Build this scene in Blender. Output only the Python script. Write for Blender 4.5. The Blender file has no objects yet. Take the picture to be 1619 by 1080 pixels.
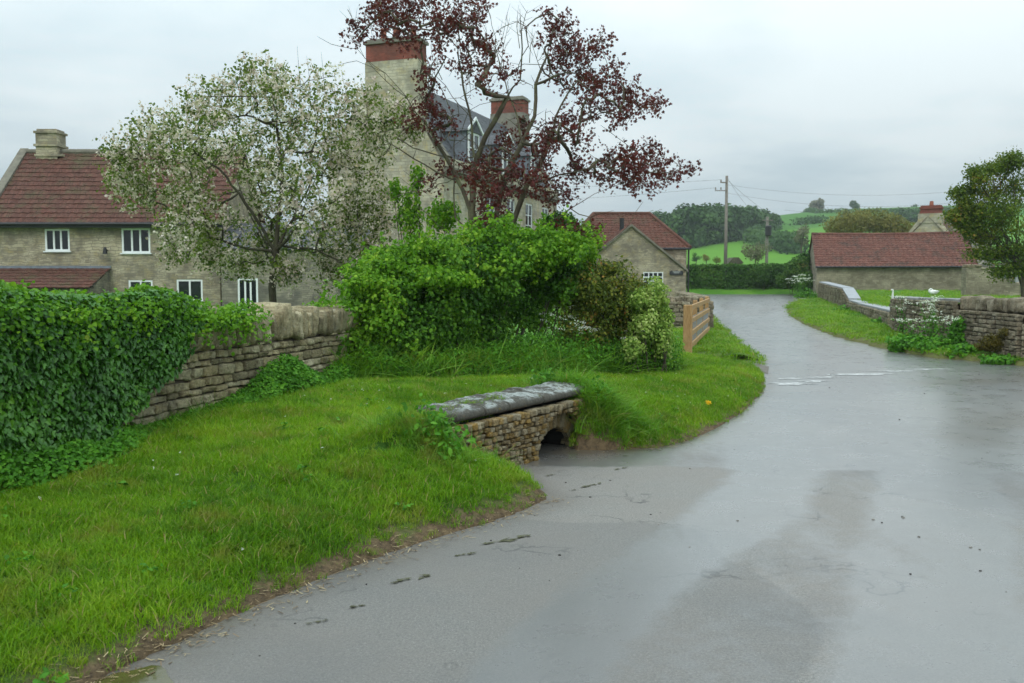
import bpy, math, random
import numpy as np
from mathutils import Vector, Matrix
R = math.radians
sc = bpy.context.scene
COL = sc.collection
rng = np.random.default_rng(7)
random.seed(7)
# ------------------------------------------------------------------ camera maths
H = 1.6; F = 1450.0; CX, CY = 809.5, 540.0
PITCH = math.atan(99 / F)
_f = np.array([0, math.cos(PITCH), -math.sin(PITCH)]); _u = np.array([0, math.sin(PITCH), math.cos(PITCH)])
CAM = np.array([0, 0, H])
def ray(px, py):
    return np.array([(px - CX) / F, 0, 0]) + _f - _u * (py - CY) / F
def PZ(px, py, z=0.0):
    r = ray(px, py); t = (z - H) / r[2]; return CAM + r * t
def PY(px, py, Y):
    r = ray(px, py); return CAM + r * (Y / r[1])
def smooth(a, b, x):
    t = np.clip((x - a) / (b - a), 0, 1); return t * t * (3 - 2 * t)

# ------------------------------------------------------------------ object helpers
def tag(o, label=None, cat=None, group=None, kind=None):
    if label: o['label'] = label
    if cat: o['category'] = cat
    if group: o['group'] = group
    if kind: o['kind'] = kind
    return o
def empty(name, loc, label, cat, group=None):
    o = bpy.data.objects.new(name, None); COL.objects.link(o); o.location = loc
    o.empty_display_size = 0.2
    return tag(o, label, cat, group)
def wm(o):
    m = Matrix.LocRotScale(o.location, o.rotation_euler, o.scale)
    return m if o.parent is None else wm(o.parent) @ o.matrix_parent_inverse @ m
def link(name, me, mats, parent=None):
    if mats is not None:
        for m in (mats if isinstance(mats, (list, tuple)) else [mats]): me.materials.append(m)
    o = bpy.data.objects.new(name, me); COL.objects.link(o)
    if parent is not None:
        o.parent = parent; o.matrix_parent_inverse = wm(parent).inverted()
    return o
def npmesh(name, V, faces_flat, counts, attrs=None, fattrs=None, smoothf=False, uv=None, midx=None):
    me = bpy.data.meshes.new(name)
    V = np.asarray(V, np.float32); faces_flat = np.asarray(faces_flat, np.int32); counts = np.asarray(counts, np.int32)
    me.vertices.add(len(V)); me.vertices.foreach_set('co', V.ravel())
    me.loops.add(len(faces_flat)); me.loops.foreach_set('vertex_index', faces_flat)
    me.polygons.add(len(counts))
    st = np.zeros(len(counts), np.int32); st[1:] = np.cumsum(counts)[:-1]
    me.polygons.foreach_set('loop_start', st)
    if midx is not None: me.polygons.foreach_set('material_index', np.asarray(midx, np.int32))
    me.update(calc_edges=True)
    me.polygons.foreach_set('use_smooth', np.full(len(counts), smoothf))
    for k, v in (attrs or {}).items():
        a = me.attributes.new(k, 'FLOAT', 'POINT'); a.data.foreach_set('value', np.asarray(v, np.float32))
    if uv is not None:
        l = me.uv_layers.new(name='UVMap'); l.data.foreach_set('uv', np.asarray(uv, np.float32)[faces_flat].ravel())
    return me
def autouv(me):
    l = me.uv_layers.new(name='UVMap'); n = len(me.loops); out = np.zeros((n, 2), np.float32)
    for p in me.polygons:
        nn = p.normal
        t = Vector((0, 0, 1)).cross(nn)
        if t.length < 0.05: t = Vector((1, 0, 0))
        t.normalize(); b = nn.cross(t)
        for li in p.loop_indices:
            co = me.vertices[me.loops[li].vertex_index].co
            out[li] = (co.dot(t), co.dot(b))
    l.data.foreach_set('uv', out.ravel())
class MB:
    def __init__(s): s.v = []; s.f = []; s.r = []
    def poly(s, pts, faces, rnd=None):
        b = len(s.v); s.v += [tuple(map(float, p)) for p in pts]; s.f += [tuple(b + i for i in f) for f in faces]
        s.r += [random.random() if rnd is None else rnd] * len(pts)
    def hexa(s, p, rnd=None):   # 8 pts: bottom 4 ccw, top 4 ccw
        s.poly(p, [(3, 2, 1, 0), (4, 5, 6, 7), (0, 1, 5, 4), (1, 2, 6, 5), (2, 3, 7, 6), (3, 0, 4, 7)], rnd)
    def obox(s, o, a, b, c, rnd=None):   # origin corner and three edge vectors
        o, a, b, c = [np.array(x, float) for x in (o, a, b, c)]
        if np.dot(np.cross(a, b), c) < 0: o = o + a; a = -a
        s.hexa([o, o + a, o + a + b, o + b, o + c, o + a + c, o + a + b + c, o + b + c], rnd)
    def prism(s, pts, vec, rnd=None):
        pts = [np.array(p, float) for p in pts]; vec = np.array(vec, float); n = len(pts)
        nn = np.zeros(3)
        for i in range(n): nn += np.cross(pts[i] - pts[0], pts[(i + 1) % n] - pts[0])
        if np.dot(nn, vec) < 0: pts = pts[::-1]
        s.poly(pts + [p + vec for p in pts], [tuple(range(n))[::-1], tuple(range(n, 2 * n))] + [(i, (i + 1) % n, n + (i + 1) % n, n + i) for i in range(n)], rnd)
    def tube(s, pts, rad, seg=8, rnd=None, cap=True):
        pts = [Vector(p) for p in pts]; n = len(pts)
        if not hasattr(rad, '__len__'): rad = [rad] * n
        vs = []; u = None
        for i, p in enumerate(pts):
            d = (pts[min(i + 1, n - 1)] - pts[max(i - 1, 0)]).normalized()
            if u is None: u = d.orthogonal().normalized()
            else:
                u = (u - d * u.dot(d)); u = u.normalized() if u.length > 1e-5 else d.orthogonal().normalized()
            w = d.cross(u)
            for k in range(seg):
                a = 2 * math.pi * k / seg; vs.append(p + (u * math.cos(a) + w * math.sin(a)) * rad[i])
        fs = []
        for i in range(n - 1):
            for k in range(seg):
                k2 = (k + 1) % seg; fs.append((i * seg + k, i * seg + k2, (i + 1) * seg + k2, (i + 1) * seg + k))
        if cap: fs.append(tuple(range(seg))[::-1]); fs.append(tuple((n - 1) * seg + k for k in range(seg)))
        s.poly(vs, fs, rnd)
    def build(s, name, mat, parent=None, smoothf=False, uv=True, bevel=0):
        me = bpy.data.meshes.new(name); me.from_pydata(s.v, [], s.f); me.update()
        a = me.attributes.new('rnd', 'FLOAT', 'POINT'); a.data.foreach_set('value', s.r)
        if smoothf: me.polygons.foreach_set('use_smooth', [True] * len(me.polygons))
        if uv: autouv(me)
        o = link(name, me, mat, parent)
        if bevel:
            m = o.modifiers.new('b', 'BEVEL'); m.width = bevel; m.segments = 2; m.limit_method = 'ANGLE'
        return o

# ------------------------------------------------------------------ materials
class NT:
    def __init__(s, name):
        s.m = bpy.data.materials.new(name); s.m.use_nodes = True; s.t = s.m.node_tree; s.t.nodes.clear()
        s.out = s.t.nodes.new('ShaderNodeOutputMaterial')
    def n(s, typ, ins=None, **kw):
        nd = s.t.nodes.new('ShaderNode' + typ)
        for k, v in kw.items(): setattr(nd, k, v)
        for k, v in (ins or {}).items(): s.set(nd.inputs[k], v)
        return nd
    def set(s, sock, v):
        if isinstance(v, bpy.types.NodeSocket): s.t.links.new(v, sock)
        elif isinstance(v, (tuple, list)) and len(v) == 3 and sock.type == 'RGBA': sock.default_value = (*v, 1)
        else: sock.default_value = v
    def noise(s, scale, vec=None, detail=4, rough=0.55, dist=0):
        i = {'Scale': scale, 'Detail': detail, 'Roughness': rough, 'Distortion': dist}
        if vec is not None: i['Vector'] = vec
        return s.n('TexNoise', i).outputs['Fac']
    def ramp(s, fac, stops, interp='LINEAR'):
        r = s.n('ValToRGB', {'Fac': fac}); cr = r.color_ramp; cr.interpolation = interp
        while len(cr.elements) < len(stops): cr.elements.new(0.5)
        for e, (p, c) in zip(cr.elements, stops):
            e.position = p; e.color = (*c, 1) if hasattr(c, '__len__') else (c, c, c, 1)
        return r.outputs['Color']
    def mix(s, fac, a, b, mode='MIX'):
        nd = s.n('Mix', data_type='RGBA', blend_type=mode)
        s.set(nd.inputs[0], fac); s.set(nd.inputs[6], a); s.set(nd.inputs[7], b); return nd.outputs[2]
    def math(s, op, a, b=0.0, c=None):
        nd = s.n('Math', operation=op); s.set(nd.inputs[0], a); s.set(nd.inputs[1], b)
        if c is not None: s.set(nd.inputs[2], c)
        return nd.outputs[0]
    def vmath(s, op, a, b):
        nd = s.n('VectorMath', operation=op); s.set(nd.inputs[0], a); s.set(nd.inputs[1], b); return nd.outputs[0]
    def mapr(s, v, a, b, c=0.0, d=1.0):
        nd = s.n('MapRange', {'Value': v, 'From Min': a, 'From Max': b, 'To Min': c, 'To Max': d}); return nd.outputs[0]
    def attr(s, name): return s.n('Attribute', attribute_name=name).outputs['Fac']
    def pos(s): return s.n('NewGeometry').outputs['Position']
    def uv(s): return s.n('TexCoord').outputs['UV']
    def scalev(s, v, sx, sy, sz):
        return s.n('Mapping', {'Vector': v, 'Scale': (sx, sy, sz)}).outputs[0]
    def bump(s, h, strength=0.5, dist=0.02, normal=None):
        i = {'Height': h, 'Strength': strength, 'Distance': dist}
        if normal is not None: i['Normal'] = normal
        return s.n('Bump', i).outputs[0]
    def pbr(s, col, rough=0.8, normal=None, spec=0.3, **kw):
        i = {'Base Color': col, 'Roughness': rough, 'Specular IOR Level': spec}
        if normal is not None: i['Normal'] = normal
        i.update(kw)
        p = s.n('BsdfPrincipled', i); s.t.links.new(p.outputs[0], s.out.inputs['Surface']); return p

def m_plain(name, col, rough=0.6, var=0.12, scale=6, spec=0.4, metallic=0.0, bumps=0.15):
    t = NT(name); n = t.noise(scale, t.pos(), 5)
    c = t.mix(t.mapr(n, .3, .7), tuple(x * (1 - var) for x in col), tuple(min(1, x * (1 + var)) for x in col))
    t.pbr(c, rough, t.bump(t.noise(scale * 8, t.pos(), 4), bumps, .01), spec, **{'Metallic': metallic}); return t.m

def m_masonry(name, c1, c2, mortar, bw=.34, bh=.13, stain=(.06, .055, .045), stain_amt=.65, yellow=None, seed=0.0, distort=.05):
    """coursed rubble limestone, laid out in metres on the face's own UV"""
    t = NT(name); uv = t.uv()
    dn = t.n('TexNoise', {'Vector': uv, 'Scale': 2.2, 'Detail': 3}); 
    off = t.vmath('SCALE', t.vmath('SUBTRACT', dn.outputs['Color'], (.5, .5, .5)), (0, 0, 0)); off.node.inputs['Scale'].default_value = distort * 2
    uvd = t.vmath('ADD', t.vmath('ADD', uv, off), (seed, seed * .37, 0))
    def br(w, h, ms):
        b = t.n('TexBrick', {'Vector': uvd, 'Scale': 1.0, 'Mortar Size': ms, 'Mortar Smooth': .6, 'Brick Width': w, 'Row Height': h, 'Color1': (0, 0, 0), 'Color2': (1, 1, 1), 'Mortar': (.5, .5, .5), 'Bias': 0.0})
        b.offset = .37; b.squash = 1.35; b.squash_frequency = 3; return b
    b1 = br(bw, bh, .011); b2 = br(bw * .62, bh * .62, .009)
    sel = t.mapr(t.noise(.9, uvd, 2), .47, .53)
    cellc = t.mix(sel, b1.outputs['Color'], b2.outputs['Color']); mort = t.mix(sel, b1.outputs['Fac'], b2.outputs['Fac'])
    n1 = t.noise(1.7, uvd, 5, .6); n2 = t.noise(14, uvd, 6, .7)
    base = t.mix(cellc, c1, c2)
    if yellow: base = t.mix(t.mapr(t.noise(2.6, uvd, 3), .5, .66, 0, .75), base, yellow)
    base = t.mix(t.mapr(n2, .25, .75, .0, .45), base, tuple(x * .55 for x in c1))
    base = t.mix(t.mapr(n1, .44, .60, 0, stain_amt), base, stain); base = t.mix(t.mapr(t.noise(.8, t.vmath('ADD', uvd, (3, 8, 0)), 5, .65), .50, .62, 0, .5), base, tuple(min(1, x * 1.25) for x in c2))
    lich = t.mapr(t.noise(7, uvd, 6, .75), .62, .72, 0, .5)
    base = t.mix(lich, base, (.42, .41, .36))
    col = t.mix(mort, base, mortar)
    h = t.math('ADD', t.math('MULTIPLY', t.math('SUBTRACT', 1.0, mort), 1.0), t.math('MULTIPLY', n2, .6))
    t.pbr(col, .9, t.bump(h, .7, .02), .15); return t.m

def m_rubble(name, ca, cb, cc, moss=.25, lichen=.35, scl=1.0):
    """single modelled stones, tone per stone from 'rnd'"""
    t = NT(name); p = t.pos(); r = t.attr('rnd')
    base = t.ramp(r, [(0, ca), (.35, cb), (.7, cc), (1, tuple(x * .55 for x in ca))])
    n = t.noise(9 * scl, p, 8, .72); n2 = t.noise(38 * scl, p, 6, .7); n3 = t.noise(2.2 * scl, p, 4)
    base = t.mix(t.mapr(n, .3, .55, .55, 0), base, (.07, .058, .04))
    base = t.mix(t.mapr(n2, .5, .8, 0, .55), base, tuple(min(1, x * 1.6) for x in cb))
    base = t.mix(t.mapr(t.noise(5.3 * scl, p, 7, .8), .56, .66, 0, lichen), base, (.46, .45, .38))
    base = t.mix(t.mapr(t.noise(3.1 * scl, t.vmath('ADD', p, (7, 3, 1)), 6, .7), .55, .68, 0, moss), base, (.05, .06, .015))
    base = t.mix(t.mapr(n3, .5, .7, 0, .4), base, (.045, .035, .022))
    base = t.mix(t.mapr(t.noise(17 * scl, p, 7, .8), .52, .62, 0, .45), base, (.10, .085, .055)); base = t.mix(t.mapr(t.noise(24 * scl, t.vmath('ADD', p, (5, 5, 5)), 6, .8), .57, .66, 0, .55), base, (.50, .45, .34))
    base = t.mix(t.mapr(t.noise(1.1, t.vmath('ADD', p, (2, 2, 7)), 4), .5, .62, 0, .35), base, (.10, .09, .06))
    h = t.math('ADD', t.math('ADD', n, t.math('MULTIPLY', n2, .5)), t.noise(15 * scl, p, 7, .75))
    t.pbr(base, .92, t.bump(h, 1.0, .045), .1); return t.m

def m_tiles(name, ca, cb, cc, mossc=(.09, .085, .045), moss=.45, tw=.3, th=.3, spec=.1):
    t = NT(name); uv = t.uv(); p = t.pos(); r = t.attr('rnd')
    b = t.n('TexBrick', {'Vector': uv, 'Scale': 1.0, 'Mortar Size': .006, 'Brick Width': tw, 'Row Height': th, 'Color1': (0, 0, 0), 'Color2': (1, 1, 1), 'Mortar': (.0, .0, .0)}); b.offset = 0
    base = t.mix(t.mapr(t.noise(2.0, p, 5), .35, .65), ca, cb)
    base = t.mix(t.math('MULTIPLY', b.outputs['Color'], .55), base, cc)
    base = t.mix(t.math('MULTIPLY', r, .3), base, tuple(x * .5 for x in ca))
    base = t.mix(t.mapr(t.noise(1.1, p, 7, .75), .5, .66, 0, moss), base, mossc)
    base = t.mix(t.mapr(t.noise(9, p, 6, .8), .58, .7, 0, .35), base, (.30, .22, .16))
    base = t.mix(b.outputs['Fac'], base, (.02, .014, .012))
    t.pbr(base, .75, t.bump(t.noise(30, p, 5), .3, .01), spec); return t.m

def m_leaf(name, stops, clump=2.5, rough=.5, trans=.22, spec=.14, clump_amt=.45, dark=(.01, .02, .005)):
    t = NT(name); r = t.attr('rnd'); p = t.pos()
    v = t.math('ADD', t.math('MULTIPLY', r, 1 - clump_amt), t.math('MULTIPLY', t.mapr(t.noise(clump, p, 2), .3, .7), clump_amt))
    base = t.ramp(v, stops)
    bs = t.n('BsdfPrincipled', {'Base Color': base, 'Roughness': rough, 'Specular IOR Level': spec})
    tr = t.n('BsdfTranslucent', {'Color': t.mix(.5, base, t.mix(1.0, base, (1.6, 1.9, .5), 'MULTIPLY'))})
    mx = t.n('MixShader', {0: trans}); t.t.links.new(bs.outputs[0], mx.inputs[1]); t.t.links.new(tr.outputs[0], mx.inputs[2])
    t.t.links.new(mx.outputs[0], t.out.inputs['Surface']); return t.m
def m_bark(name, col, col2, lich=(.16, .17, .09), la=.4):
    t = NT(name); p = t.pos()
    n = t.noise(11, t.scalev(p, 1, 1, .3), 7, .7)
    base = t.mix(t.mapr(n, .35, .65), col, col2)
    base = t.mix(t.mapr(t.noise(6, p, 6, .7), .5, .64, 0, la), base, lich)
    t.pbr(base, .85, t.bump(n, .8, .02), .2); return t.m

# ------------------------------------------------------------------ foliage
SHAPES = {
 'leaf': (np.array([(0, 0), (.32, .28), (.36, .6), (0, 1), (-.36, .6), (-.32, .28)]), .12),
 'diamond': (np.array([(0, 0), (.33, .5), (0, 1), (-.33, .5)]), .10),
 'ivy': (np.array([(0, .05), (.34, -.05), (.5, .28), (.3, .42), (.28, .68), (0, 1.0), (-.28, .68), (-.3, .42), (-.5, .28), (-.34, -.05)]), .10),
 'palm': (np.array([(0, 0), (.2, .12), (.55, .12), (.3, .36), (.5, .72), (.16, .58), (0, 1), (-.16, .58), (-.5, .72), (-.3, .36), (-.55, .12), (-.2, .12)]), .06),
 'petal': (np.array([(.5, .5), (.18, .68), (.1, 1.0), (-.16, .72), (-.5, .62), (-.3, .32), (-.22, 0), (.1, .2), (.42, .1)]), .08),
}
def unit(a):
    return a / np.maximum(np.linalg.norm(a, axis=-1, keepdims=True), 1e-9)
def leafmesh(name, P, Nn, size, shape='leaf', mat=None, parent=None, droop=.6, jitter=.5, rnd=None, up=None, width=1.0):
    P = np.asarray(P, float); n = len(P)
    Nn = unit(unit(np.asarray(Nn, float)) + rng.normal(0, jitter, (n, 3)))
    down = np.array([0, 0, -1.0]) if up is None else np.asarray(up, float)
    tdir = rng.normal(0, 1, (n, 3)) + down * droop * 2
    tdir = tdir - (tdir * Nn).sum(1, keepdims=True) * Nn; tdir = unit(tdir)
    sdir = np.cross(tdir, Nn)
    T, fold = SHAPES[shape]; k = len(T)
    size = np.broadcast_to(np.asarray(size, float), (n,)) * rng.uniform(.7, 1.25, n)
    x = T[:, 0] * width; y = T[:, 1]
    V = P[:, None, :] + size[:, None, None] * (sdir[:, None, :] * x[None, :, None] + tdir[:, None, :] * y[None, :, None] + Nn[:, None, :] * (np.abs(x)[None, :, None] * fold * 3 - (y ** 2)[None, :, None] * fold))
    if rnd is None: rnd = rng.random(n)
    me = npmesh(name, V.reshape(-1, 3), np.arange(n * k), np.full(n, k), {'rnd': np.repeat(rnd, k)})
    return link(name, me, mat, parent)
def vnoise(P, s, seed=0.0):
    """cheap smooth 3-D noise for arrays, about -1..1"""
    P = np.asarray(P) * s + seed
    a = np.sin(P[..., 0] * 1.7 + 1.3 * np.sin(P[..., 1] * 1.1 + seed)) + np.sin(P[..., 1] * 1.9 + 1.7 * np.sin(P[..., 2] * 1.3 + 2.1)) + np.sin(P[..., 2] * 1.6 + 1.5 * np.sin(P[..., 0] * .9 + .7))
    b = np.sin(P[..., 0] * 4.1 + P[..., 1] * 2.3 + 1) * np.sin(P[..., 1] * 3.7 - P[..., 2] * 2.9)
    return a / 3 * .75 + b * .25
def blob_points(n, c, r, seed=0.0, shell=.55, lump=.25, ls=2.0, flat=None):
    """points mostly near the surface of a lumpy ellipsoid, with outward normals"""
    d = unit(rng.normal(0, 1, (n, 3)))
    if flat is not None: d[:, 2] = np.where(d[:, 2] < flat, -d[:, 2] * .6, d[:, 2]); d = unit(d)
    rr = shell + (1 - shell) * rng.random(n) ** .6
    k = 1 + lump * vnoise(d, ls, seed)
    P = np.asarray(c) + d * np.asarray(r) * (rr * k)[:, None]
    return P, unit(d / np.asarray(r))

class Skel:
    """branch skeleton: connect targets to the nearest wood, radii by the pipe model"""
    def __init__(s, root): s.p = [np.array(root, float)]; s.par = [-1]; s.ch = [[]]; s.gen = [0]
    def add(s, par, pos):
        s.p.append(np.array(pos, float)); s.par.append(par); s.ch.append([]); i = len(s.p) - 1; s.ch[par].append(i); s.gen.append(s.gen[par] + 1); return i
    def path(s, par, pts, wob=.02, step=.25):
        i = par
        for q in pts:
            q = np.array(q, float); a = s.p[i].copy(); L = np.linalg.norm(q - a); m = max(1, int(round(L / step)))
            for k in range(1, m + 1):
                w = rng.normal(0, wob, 3) * (1 if k < m else .4)
                i = s.add(i, a + (q - a) * k / m + w)
        return i
    def reach(s, target, wob=.03, step=.18, bow=.12, pen=.03, maxgen=None):
        P = np.array(s.p); t = np.array(target, float)
        d = np.linalg.norm(P - t, axis=1) - pen * np.array(s.gen) * .2
        i = int(np.argmin(d)); a = s.p[i]; L = np.linalg.norm(t - a)
        if L < .04: return i
        m = max(1, int(round(L / step))); side = rng.normal(0, 1, 3); side[2] = abs(side[2]) * .8; 
        for k in range(1, m + 1):
            u = k / m
            i = s.add(i, a + (t - a) * u + side * bow * L * math.sin(u * math.pi) * .5 + (rng.normal(0, wob, 3) if k < m else 0))
        return i
    def build(s, name, mat, parent, r0=.004, power=2.3, rmax=1.0, seg=6, scale=1.0, taper_top=None):
        n = len(s.p); acc = np.zeros(n)
        for i in range(n - 1, -1, -1):
            if not s.ch[i]: acc[i] = r0 ** power
            if s.par[i] >= 0: acc[s.par[i]] += acc[i] * 1.0005
        rad = np.minimum(acc ** (1 / power) * scale, rmax)
        mb = MB(); stack = [(0, None)]
        while stack:
            i, frm = stack.pop(); pts = [] ; rr = []
            if frm is not None: pts.append(s.p[frm]); rr.append(min(rad[frm], rad[i] * 1.25))
            j = i
            while True:
                pts.append(s.p[j]); rr.append(rad[j])
                if not s.ch[j]: break
                cs = sorted(s.ch[j], key=lambda c: -rad[c])
                for c in cs[1:]: stack.append((c, j))
                j = cs[0]
            if len(pts) > 1:
                rr[-1] *= .5
                mb.tube(pts, rr, seg=(10 if rr[0] > .04 else (seg if rr[0] > .012 else 3)), cap=False)
        return mb.build(name, mat, parent, smoothf=True, uv=False)

# ------------------------------------------------------------------ stones
def _sph(n=5):
    """cube surface grid, unit cube -1..1"""
    vs = {}; V = []; Fc = []
    def vid(p):
        k = tuple(np.round(p, 4))
        if k not in vs: vs[k] = len(V); V.append(k)
        return vs[k]
    g = np.linspace(-1, 1, n)
    for ax in range(3):
        for sg in (-1, 1):
            for i in range(n - 1):
                for j in range(n - 1):
                    q = []
                    for (a, b) in ((i, j), (i + 1, j), (i + 1, j + 1), (i, j + 1)):
                        p = [0, 0, 0]; p[ax] = sg; p[(ax + 1) % 3] = g[a]; p[(ax + 2) % 3] = g[b]; q.append(vid(p))
                    Fc.append(q if sg > 0 else q[::-1])
    return np.array(V), np.array(Fc)
SV, SF = _sph(7)
class Stones:
    def __init__(s): s.V = []; s.F = []; s.r = []; s.n = 0
    def add(s, c, ax, ay, az, hx, hy, hz, k=.8, rough=.12, rnd=None):
        """centre, three unit axes, half sizes"""
        p = 6.0
        V = SV / (np.abs(SV) ** p).sum(1)[:, None] ** (1 / p) * k + SV * (1 - k)
        o = rng.uniform(-50, 50)
        nz = vnoise(V, 1.3, o)[:, None] * unit(V) * rough + vnoise(V, 3.4, o + 9)[:, None] * unit(V) * rough * .6
        V = V * (1 + rng.normal(0, .07, 3) * V[:, [1, 2, 0]])
        V = V + nz
        W = np.asarray(c) + V[:, :1] * hx * np.asarray(ax) + V[:, 1:2] * hy * np.asarray(ay) + V[:, 2:3] * hz * np.asarray(az)
        s.V.append(W); s.F.append(SF + s.n); s.n += len(W); s.r.append(np.full(len(W), rng.random() if rnd is None else rnd))
    def build(s, name, mat, parent=None):
        V = np.concatenate(s.V); Fc = np.concatenate(s.F)
        me = npmesh(name, V, Fc.ravel(), np.full(len(Fc), 4), {'rnd': np.concatenate(s.r)}, smoothf=True)
        return link(name, me, mat, parent)
def rubble(st, A, B, zb, zt, depth=.14, rows=(.07, .15), wid=(.12, .42), skip=None, gap=.006):
    """fill the face from plan point A to B between functions zb(u) and zt(u) (u in metres along) with stones"""
    A = np.array([*A[:2], 0.]); B = np.array([*B[:2], 0.]); L = np.linalg.norm(B - A); ax = (B - A) / L; ay = np.array([-ax[1], ax[0], 0]); az = np.array([0, 0, 1.])
    zlo = min(zb(0), zb(L), zb(L / 2)); zhi = max(zt(0), zt(L), zt(L / 2)); z = zlo
    while z < zhi - .02:
        h = rng.uniform(*rows); h = min(h, zhi - z)
        u = -rng.uniform(0, .2)
        while u < L:
            w = rng.uniform(*wid) * (.6 + 3.0 * h); u0 = max(u, 0); u1 = min(u + w, L); u += w
            if u1 - u0 < .035: continue
            um = (u0 + u1) / 2; zz = z; hh = h
            if zz > zt(um) - .03: continue
            if zz + hh > zt(um): hh = zt(um) - zz
            if zz + hh < zb(um) - .02: continue
            if skip and skip(um, zz + hh / 2): continue
            split = hh > .11 and rng.random() < .35
            for (za, ha) in ([(zz, hh * .5), (zz + hh * .5, hh * .5)] if split else [(zz, hh)]):
                c = A + ax * um + ay * (-abs(depth) * .5 * (1 if depth > 0 else -1) * (1 if depth > 0 else 1) + rng.uniform(-.02, .012) if depth > 0 else depth * .5 + rng.uniform(-.016, .012)) + az * (za + ha / 2 + rng.uniform(-.006, .006))
                tilt = rng.normal(0, .035); a2 = ax * math.cos(tilt) + az * math.sin(tilt); z2 = az * math.cos(tilt) - ax * math.sin(tilt)
                st.add(c, a2, ay, z2, (u1 - u0) / 2 - gap, depth / 2, ha / 2 - gap * .8, k=rng.uniform(.45, .8), rough=.16)
        z += h

# ------------------------------------------------------------------ building helpers
def wall_with_openings(mb, O, ax, nrm, L, z0, z1, th, ops, inset=0):
    """vertical wall from O along ax, outer face towards nrm; ops = [(u0,u1,za,zb)] sorted by u, not overlapping in u except stacked"""
    O = np.array([O[0], O[1], 0.]); ax = np.array([*ax, 0.]); nr = np.array([*nrm, 0.])
    us = sorted({0, L, *[o[0] for o in ops], *[o[1] for o in ops]})
    for a, b in zip(us[:-1], us[1:]):
        if b - a < 1e-4: continue
        hol = sorted([(o[2], o[3]) for o in ops if o[0] <= a + 1e-5 and o[1] >= b - 1e-5]); z = z0
        for (ha, hb) in hol + [(z1, None)]:
            if ha > z + 1e-4: mb.obox(O + ax * a - nr * th + np.array([0, 0, z]), ax * (b - a), nr * th, (0, 0, ha - z))
            z = hb
def window(parent, O, ax, nrm, u0, u1, za, zb, lights=3, rows=1, mats=None, rec=.07, fw=.07, sill=True, bar=.045, curtain=False):
    O = np.array([O[0], O[1], 0.]); ax = np.array([*ax, 0.]); nr = np.array([*nrm, 0.]); z = np.array([0, 0, 1.])
    W = u1 - u0; Hh = zb - za; base = O + ax * u0 + z * za - nr * rec
    f = MB(); d = .06
    f.obox(base, ax * fw, nr * d, z * Hh); f.obox(base + ax * (W - fw), ax * fw, nr * d, z * Hh)
    f.obox(base + ax * fw, ax * (W - 2 * fw), nr * d, z * fw); f.obox(base + ax * fw + z * (Hh - fw), ax * (W - 2 * fw), nr * d, z * fw)
    iw = W - 2 * fw; lw = iw / lights; mul = fw * .95
    for i in range(1, lights): f.obox(base + ax * (fw + lw * i - mul / 2) + z * fw, ax * mul, nr * (d - .003), z * (Hh - 2 * fw))
    for i in range(lights):
        for k in range(1, rows):
            zz = fw + (Hh - 2 * fw) * k / rows
            f.obox(base + ax * (fw + lw * i + (mul / 2 if i else 0)) + z * (zz - bar / 2), ax * (lw - (mul / 2 if i else 0) - (mul / 2 if i < lights - 1 else 0)), nr * (d - .012), z * bar)
    fo = f.build('window', mats[0], parent)
    g = MB(); g.obox(base + ax * fw * .5 + z * fw * .5 + nr * .012, ax * (W - fw), nr * .012, z * (Hh - fw)); g.build('pane', mats[1], fo)
    if curtain:
        c = MB()
        for (a, b) in ((fw, fw + lw * .55), (fw + lw * 1.1, fw + lw * 1.5)):
            n = 8
            for i in range(n):
                u = a + (b - a) * i / n
                c.obox(base + ax * u + z * fw - nr * (.035 + .02 * (i % 2)), ax * (b - a) / n, nr * .01, z * (Hh - 2 * fw))
        c.build('curtain', mats[2], fo)
    if sill:
        s = MB(); s.obox(base - ax * .05 - z * .045 + nr * .02, ax * (W + .1), nr * (rec + .05), z * .045); s.build('sill', mats[0], fo)
    return fo
def course_roof(name, A, B, C, D, mat, parent, ch=.3, tw=.3, amp=.018, lap=.03, du=.075, sag=0.0):
    """A,B eave ends, C,D ridge ends (C above B, D above A); real lapped courses with rolls"""
    A, B, C, D = [np.array(p, float) for p in (A, B, C, D)]
    up = (D + C - A - B) / 2; ev = B - A; nrm = np.cross(ev, up); nrm /= np.linalg.norm(nrm)
    if nrm[2] < 0: nrm = -nrm
    H_ = np.linalg.norm(up); n = max(2, int(round(H_ / ch))); m = max(4, int(np.linalg.norm(ev) / du))
    axe = ev / np.linalg.norm(ev); V = []; Fc = []; rn = []
    for i in range(n):
        v0 = i / n; v1 = (i + 1) / n + .02
        for (v, off) in ((v0, 0.0), (v0, lap), (min(v1, 1.0), .004)):
            l = A + (D - A) * v; r = B + (C - B) * v
            for j in range(m + 1):
                p = l + (r - l) * j / m; s = np.dot(p - A, axe)
                w = amp * (math.sin(2 * math.pi * s / tw) + .35 * math.sin(4 * math.pi * s / tw)) + .006 * math.sin(s * 5.1 + i * 2.3) * math.sin(s * 1.3 + i)
                sg = -sag * math.sin(math.pi * min(1, max(0, s / np.linalg.norm(ev)))) * v
                V.append(p + nrm * (w + (off if off else -.01)) + np.array([0, 0, sg])); rn.append(((i * 7919 + int(s / tw) * 104729) % 97) / 97)
        b = i * 3 * (m + 1)
        for j in range(m):
            Fc.append((b + j, b + j + 1, b + m + 1 + j + 1, b + m + 1 + j)); Fc.append((b + m + 1 + j, b + m + 1 + j + 1, b + 2 * (m + 1) + j + 1, b + 2 * (m + 1) + j))
    Fc = np.array(Fc)
    V = np.array(V)
    me = npmesh(name, V, Fc.ravel(), np.full(len(Fc), 4), {'rnd': rn}, smoothf=False)
    autouv(me)
    return link(name, me, mat, parent)

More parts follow.
